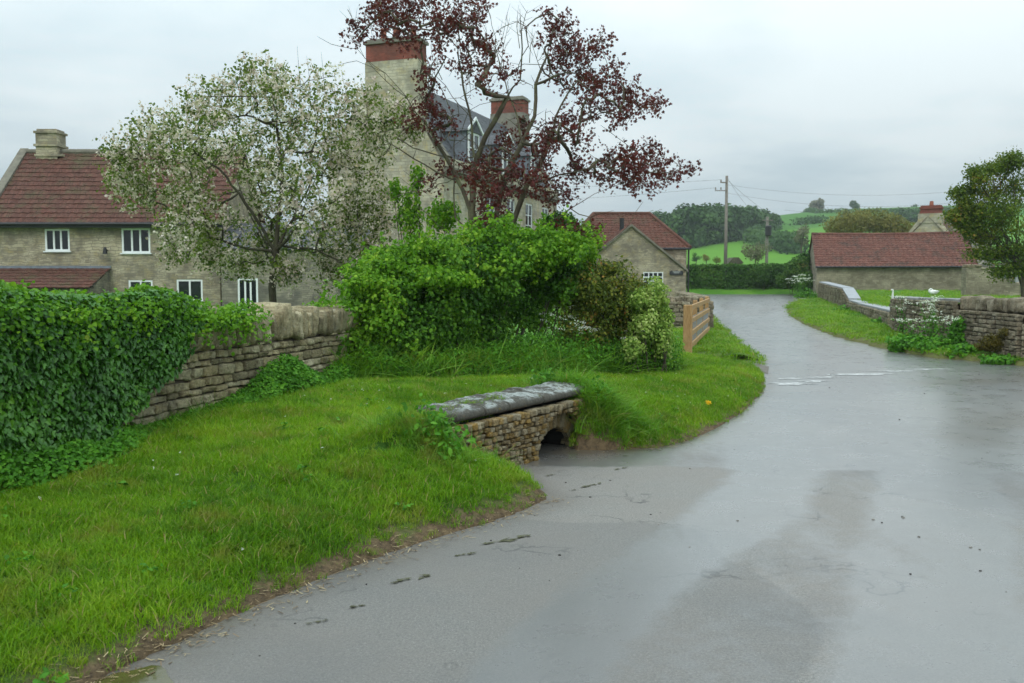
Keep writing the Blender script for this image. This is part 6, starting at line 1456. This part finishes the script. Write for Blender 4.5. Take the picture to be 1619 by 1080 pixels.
def dandelion(px, py):
    p = hit(px, py, lambda x, y: float(lawn1_z(np.array([x]), np.array([y]))[0][0]) + .07, 3, 20); h = empty('dandelion', tuple(p - (0, 0, .07)), 'single yellow dandelion flower in the grass right of the culvert', 'flower')
    m = MB(); m.tube([p - (0, 0, .08), p], .0025, 5); m.build('stem', NETTLE, h, uv=False)
    yl = m_plain('yellow_petals', (.80, .50, .01), .6, .1, 20); a = rng.uniform(0, 6.28, 60); P = np.tile(p, (60, 1)); N_ = np.stack([np.cos(a) * .5, np.sin(a) * .5 - .5, np.full(60, 1.)], 1)
    leafmesh('petals', P + N_ * .004, N_, .034, 'diamond', yl, h, droop=0, jitter=.5, width=.5)
dandelion(1120, 637)
def daisies():
    n = 300; X = rng.uniform(-3, 4, n); Y = rng.uniform(4.5, 14, n); k = (rng.random(n) < .25 + .75 * ((X > .4) | (Y > 8))); X, Y = X[k], Y[k]; z, sd = lawn1_z(X, Y); k = (sd > .15); P = np.stack([X, Y, z + .055], 1)[k]; P = np.repeat(P, 5, axis=0)
    o = leafmesh('daisies', P + rng.normal(0, .002, P.shape), np.tile((0, -.4, 1.), (len(P), 1)), .010, 'diamond', UMBEL, None, droop=0, jitter=.2); tag(o, 'tiny white daisies and fallen petals dotted through the lawn', 'flowers', kind='stuff')
daisies()
def broadleaf():
    n = 170; X = rng.uniform(-4, 3.5, n); Y = 3.2 + 10 * rng.random(n); z, sd = lawn1_z(X, Y); k = (sd > .06) & in_view(X, Y); X, Y, z = X[k], Y[k], z[k]; P = []; N_ = []; 
    for x, y, zz in zip(X, Y, z):
        m_ = rng.integers(6, 16); a = rng.uniform(0, 6.28, m_); r = rng.uniform(.01, .07, m_); P += [(x + math.cos(q) * w_, y + math.sin(q) * w_, zz + rng.uniform(.03, .065)) for q, w_ in zip(a, r)]
    P = np.array(P); o = leafmesh('lawn_weeds', P, np.tile((0, 0, 1.), (len(P), 1)), .032, 'leaf', NETTLE, None, droop=0, jitter=.45); tag(o, 'scattered darker clover and dock rosettes in the lawn', 'weeds', kind='stuff')
broadleaf()

# ------------------------------------------------------------------ the far hedge, field trees and wood
def far_hedge():
    h = empty('clipped_hedge', (18., 68.2, .5), 'long clipped field hedge behind the road junction, its top tinged brown', 'hedge'); n = 26000
    X = rng.uniform(6, 34, n); f = rng.random(n); top = rng.random(n) < .3
    zt = 2.62 + .10 * vnoise(np.stack([X, X * 0, X * 0], 1), .8) + .05 * vnoise(np.stack([X, X * 0, X * 0], 1), 3.1); Y = np.where(top, rng.uniform(67.3, 69.2, n), 67.25 + .22 * vnoise(np.stack([X, f * 3, X * 0], 1), 1.1) + rng.random(n) * .3); z = np.where(top, zt - rng.random(n) * .12, .75 + (zt - .75) * f)
    leafmesh('leaves', np.stack([X, Y, z], 1), np.where(top[:, None], (0, -.3, 1.), (0, -1., .35)), .17, 'leaf', HEDGEF, h, jitter=.55, rnd=np.clip(rng.random(n) * .8 + .3 * top, 0, 1))
    m = MB(); m.obox((6, 67.6, .5), (28, 0, 0), (0, 1.4, 0), (0, 0, 1.95)); m.build('inner_growth', BARK, h, uv=False)
far_hedge()
def verge_far():
    def zf(X, Y): 
        t = (Y - 65.6) / 2.4; return .42 + .55 * smooth(0, 1, t) + .06 * vnoise(np.stack([X, Y, X * 0], -1), 1.2), {'sd': np.full(X.shape, 3.) * t}
    grid_mesh('grass_bank', np.arange(-10, 50, .3), np.arange(65.6, 68.4, .2), zf, MEADOW)
verge_far()
bush('corner_bush', 'dark leafy bush at the end of the far hedge beside the barn gable', 'shrub', [(1262, 425, 64., .9, .8, .95, 1800), (1248, 442, 65., .9, .8, .6, 1200), (1275, 445, 63., .8, .8, .8, 1200), (1272, 410, 65., .5, .6, .5, 700)], HEDGEF, .16, ground=.6)
bush('rounded_hedge_bush', 'darker rounded bush growing out of the clipped hedge', 'shrub', [(1205, 432, 67., .8, .5, .75, 2000)], HEDGEF, .15, ground=.7, lump=.12)
def far_tree(name, label, px, py_top, py_base, Y, rpx, mat, cat='tree', group=None, trunk=True, n=900, lobes=5, size=None, seed=0):
    r_ = random.Random(seed + px); z0 = PY(px, py_base, Y)[2]; zt = PY(px, py_top, Y)[2]; x = PY(px, py_top, Y)[0]; R_ = rpx * Y / F; Ht = zt - z0
    h = empty(name, (x, Y, z0), label, cat, group); P = []; N_ = []; c0 = np.array([x, Y, z0 + Ht * .58]); m = MB()
    for i in range(lobes):
        a = r_.uniform(0, 6.28); rr = R_ * r_.uniform(.2, .58); c = c0 + np.array([math.cos(a) * rr, math.sin(a) * rr, r_.uniform(-.22, .25) * Ht]); b = R_ * r_.uniform(.4, .6); p_, n_ = blob_points(n // lobes, c, (b, b, min(b * .85, Ht * .32)), seed=i + px, shell=.4, lump=.3); P.append(p_); N_.append(n_)
        m.tube([(x, Y, z0 + Ht * .2), tuple((np.array([x, Y, z0 + Ht * .3]) + c) / 2), tuple(c)], [Ht * .022, Ht * .014, Ht * .006], 5)
    P = np.concatenate(P); N_ = np.concatenate(N_); k = P[:, 2] > z0 + Ht * .06; leafmesh('crown', P[k], N_[k] + (0, 0, .3), size or R_ * .16, 'leaf', mat, h, jitter=.6)
    m.tube([(x, Y, z0 - .5), (x, Y, z0 + Ht * .22), (x, Y, z0 + Ht * .4)], [Ht * .035, Ht * .026, Ht * .015], 6); m.build('trunk', BARK, h, uv=False); return h
HD = lambda px, py: HH(px, py)[1]
far_tree('ridge_tree', 'pale round twin crowned tree alone on the skyline ridge', 1292, 315, 337, 440, 12, GREYTW, n=1000, lobes=4, size=1.1, seed=4)
far_tree('ridge_tree', 'darker round tree on the skyline ridge right of the pale one', 1352, 317, 337, 440, 11.5, FARLEAF, n=1100, seed=2)
far_tree('ridge_tree', 'smallest round tree on the skyline ridge left of the farmhouse chimney', 1448, 322, 333, 440, 7, FARLEAF, n=600, seed=3)
far_tree('field_tree', 'bushy tree standing mid slope below the smallest ridge tree', 1434, 328, 345, 380, 9, FARLEAF, n=700, seed=5)
far_tree('field_tree', 'dark spreading tree behind the left end of the olive thicket', 1338, 335, 352, 300, 13, FARLEAF, n=1400, seed=6)
far_tree('field_tree', 'greyish bare looking tree in the field left of the barn', 1268, 352, 400, 140, 15, GREYTW, n=500, size=.35, seed=7)
far_tree('field_tree', 'pale twiggy spreading tree just behind the hedge by the transformer pole', 1195, 383, 418, 95, 24, GREYTW, n=900, size=.2, lobes=7, seed=8)
far_tree('field_tree', 'small dark blue green conifer like tree behind the hedge', 1101, 398, 418, 120, 8, FARLEAF, n=700, seed=9)
far_tree('field_tree', 'small olive bush tree right of the dark one behind the hedge', 1117, 398, 418, 118, 8, FARLEAF2, n=600, seed=10)
far_tree('field_tree', 'low green bush behind the hedge left of the tall pole', 1133, 404, 420, 116, 9, HAWTH, n=500, seed=12)
def thicket():
    h = bush('thicket', 'long olive brown willow thicket rising behind the barn roof', 'shrub', [(1320, 358, 88., 1.2, 1.5, 1.0, 900), (1345, 352, 88., 1.7, 1.6, 1.3, 1700), (1375, 350, 89., 2.0, 1.6, 1.4, 2000), (1405, 355, 88., 1.6, 1.6, 1.2, 1500), (1430, 362, 88., 1.2, 1.5, .9, 900), (1380, 385, 88., 4., 1.5, 1.6, 1500)], FARLEAF2, .28, ground=1.0, shell=.2, width=.5)
thicket()
def heap():
    p = PY(1163, 414, 100.); h = empty('field_shed', (p[0], 100., 1.0), 'small dark brown shed roof just showing above the clipped hedge', 'shed'); z = PY(1163, 416, 100.)[2]; zt = PY(1163, 407, 100.)[2]
    m = MB(); m.obox((p[0] - .6, 100, .8), (1.3, 0, 0), (0, 2, 0), (0, 0, z - .8)); m.build('wall', BARN, h); m = MB(); m.prism([(p[0] - .8, 99.8, z), (p[0] + .85, 99.8, z), (p[0] + .3, 99.8, zt), (p[0] - .3, 99.8, zt)], (0, 2.4, 0)); m.build('roof', BARK, h)
heap()
def hill_line(name, label, px_pts, w, ht, mat, n, size):
    pts = [HH(x, y) for x, y in px_pts]; P = []; N_ = []
    for a, b in zip(pts[:-1], pts[1:]):
        L = np.linalg.norm(b - a); k = int(n * L / sum(np.linalg.norm(q - p) for p, q in zip(pts[:-1], pts[1:]))); t = rng.random(k); c = a + (b - a) * t[:, None] + rng.normal(0, 1, (k, 3)) * (w * .4, w * .4, 0)
        c[:, 2] = hill_h(c[:, 0], c[:, 1]) + ht * rng.random(k) * (1 + .3 * vnoise(c, .12)); P.append(c); N_.append(np.tile((0, -.8, .6), (k, 1)))
    o = leafmesh(name, np.concatenate(P), np.concatenate(N_), size, 'leaf', mat, None, jitter=.6); tag(o, label, 'hedge')
hill_line('field_hedge', 'thick hedge running diagonally down the green hillside field', [(1162, 366), (1180, 372), (1195, 381), (1215, 389), (1238, 396), (1262, 402)], 4, 3.4, FARLEAF, 6500, .8)
hill_line('field_hedge', 'thin dark hedge along the crest of the hill', [(1225, 338.5), (1290, 337.5), (1360, 336), (1430, 334), (1500, 332), (1619, 329.5), (1760, 327)], 1.5, 1.5, FARLEAF, 9000, .8)
hill_line('field_hedge', 'hedge crossing the slope behind the farmhouse chimney', [(1420, 352), (1470, 350), (1530, 348)], 5, 4, FARLEAF, 2500, 1.0)
hill_line('field_hedge', 'low dark clump of scrub in the middle of the upper field', [(1262, 356), (1280, 354), (1300, 352)], 4, 2.2, FARLEAF, 700, .7)
def wood():
    P = []; N_ = []; r_ = random.Random(11); tr = MB(); pts = []
    for i in range(130):
        px = r_.uniform(985, 1226); fr = float(np.interp(px, [980, 1090, 1160, 1245], [394, 393, 379, 363])); py = fr - r_.random() ** 1.3 * 12; p = HH(px, py)
        tp = float(np.interp(px, [980, 1030, 1060, 1095, 1115, 1150, 1190, 1215, 1245], [342, 338, 330, 319, 322, 318, 324, 333, 352])); pts.append((p, (py - tp) * p[1] / F * r_.uniform(.78, 1.0)))
    for i, (p, Ht) in enumerate(pts):
        R_ = min(r_.uniform(3.2, 5.5), Ht * .6)
        for l in range(4):
            a = r_.uniform(0, 6.28); c = p + np.array([math.cos(a) * R_ * .4, math.sin(a) * R_ * .4, Ht * r_.uniform(.35, .78)]); b = R_ * r_.uniform(.45, .65); c[2] = min(c[2], p[2] + Ht - b * .7); q, m_ = blob_points(210, c, (b, b, b * .8), seed=i + l, shell=.45, lump=.25); P.append(q); N_.append(m_)
        q, m_ = blob_points(120, p + np.array([0, -1, Ht * .2]), (R_ * .9, R_ * .8, Ht * .22), seed=i, shell=.5); P.append(q); N_.append(m_)
    o = leafmesh('wood', np.concatenate(P), np.concatenate(N_) + (0, 0, .35), 1.0, 'leaf', FARLEAF, None, jitter=.5, rnd=None); tag(o, 'far wood of rounded green trees along the hillside', 'wood', kind='stuff')
wood()

# ------------------------------------------------------------------ air
def haze():
    m = MB(); m.obox((-1000, -210, -1.6), (2300, 0, 0), (0, 1700, 0), (0, 0, 60)); t = NT('haze'); v = t.n('VolumePrincipled', {'Color': (.92, .96, 1.0), 'Density': HAZE, 'Anisotropy': .2}); t.t.links.new(v.outputs[0], t.out.inputs['Volume'])
    o = m.build('haze', t.m, uv=False); tag(o, 'thin damp air fading the far hillside', 'haze', kind='stuff')
HAZE = .0004
haze()

# ================================================================== WORLD, LIGHT, CAMERA
w = bpy.data.worlds.new("World"); sc.world = w; w.use_nodes = True; nt = w.node_tree; nt.nodes.clear()
def W(t, **k):
    n = nt.nodes.new('ShaderNode' + t)
    for a, b in k.items(): setattr(n, a, b)
    return n
SUN_EL, SUN_AZ = R(48), R(200)
sky = W('TexSky', sky_type='NISHITA', sun_disc=False, sun_elevation=SUN_EL, sun_rotation=SUN_AZ, dust_density=3.0, air_density=1.0)
out = W('OutputWorld'); bg = W('Background'); bg.inputs['Strength'].default_value = .1
tc = W('TexCoord'); sep = W('SeparateXYZ'); nt.links.new(tc.outputs['Generated'], sep.inputs[0])
def wl(a, b): nt.links.new(a, b)
def wmath(op, a, b=0.0):
    n = W('Math', operation=op)
    for i, v in enumerate((a, b)):
        if isinstance(v, bpy.types.NodeSocket): wl(v, n.inputs[i])
        else: n.inputs[i].default_value = v
    return n.outputs[0]
zc = wmath('MAXIMUM', sep.outputs['Z'], 0.0)
# flat cloud deck: project the direction on a plane
dv = W('VectorMath', operation='DIVIDE'); cb = W('CombineXYZ'); zz = wmath('ADD', zc, .12); [wl(zz, cb.inputs[i]) for i in range(3)]
wl(tc.outputs['Generated'], dv.inputs[0]); wl(cb.outputs[0], dv.inputs[1])
def wnoise(scale, detail=5, rough=.55, mp=(1, 1, 1)):
    m = W('Mapping'); m.inputs['Scale'].default_value = mp; wl(dv.outputs[0], m.inputs[0])
    n = W('TexNoise'); n.inputs['Scale'].default_value = scale; n.inputs['Detail'].default_value = detail; n.inputs['Roughness'].default_value = rough; wl(m.outputs[0], n.inputs['Vector']); return n.outputs['Fac']
n1 = wnoise(.35, 5, .5, (1, 1, 1)); n2 = wnoise(1.3, 6, .55)
cl = wmath('ADD', wmath('MULTIPLY', n1, .7), wmath('MULTIPLY', n2, .3))
rp = W('ValToRGB'); wl(cl, rp.inputs[0]); e = rp.color_ramp.elements
e[0].position = .40; e[0].color = (4.3, 5.45, 6.0, 1); e[1].position = .60; e[1].color = (6.9, 7.7, 7.9, 1)
ov = wmath('ADD', 1.0, wmath('MULTIPLY', wmath('POWER', zc, 1.0), SKY_TOP))     # overcast sky: brighter towards the zenith
cm = W('VectorMath', operation='SCALE'); wl(rp.outputs[0], cm.inputs[0]); wl(ov, cm.inputs['Scale'])
mx = W('Mix', data_type='RGBA'); mx.inputs[0].default_value = .93; wl(sky.outputs[0], mx.inputs[6]); wl(cm.outputs[0], mx.inputs[7])
wl(mx.outputs[2], bg.inputs['Color']); wl(bg.outputs[0], out.inputs[0])
ld = bpy.data.lights.new('sun', 'SUN'); ld.energy = 1.2; ld.angle = R(25); ld.color = (1.0, .97, .92)
lo = bpy.data.objects.new('sun', ld); COL.objects.link(lo)
d = Vector((math.cos(SUN_EL) * math.sin(SUN_AZ), math.cos(SUN_EL) * math.cos(SUN_AZ), math.sin(SUN_EL)))
lo.rotation_euler = d.to_track_quat('Z', 'Y').to_euler()
cd = bpy.data.cameras.new('camera'); co = bpy.data.objects.new('camera', cd); COL.objects.link(co); sc.camera = co
cd.sensor_width = 36; cd.lens = F / 1619 * 36; cd.clip_end = 4000; cd.clip_start = .05
co.location = (0, 0, H); co.rotation_euler = (math.pi / 2 - PITCH, 0, 0)
cd.dof.use_dof = True; cd.dof.focus_distance = 8.5; cd.dof.aperture_fstop = 4.5
sc.view_settings.view_transform = 'Standard'; sc.view_settings.look = 'None'; sc.view_settings.gamma = 1; sc.view_settings.exposure = EXPO
sc.render.engine = 'CYCLES'; sc.cycles.use_denoising = True; sc.cycles.max_bounces = 6; sc.cycles.diffuse_bounces = 3; sc.cycles.glossy_bounces = 3; sc.cycles.transmission_bounces = 4
sc.cycles.volume_bounces = 0; sc.cycles.use_adaptive_sampling = True; sc.cycles.adaptive_threshold = .015
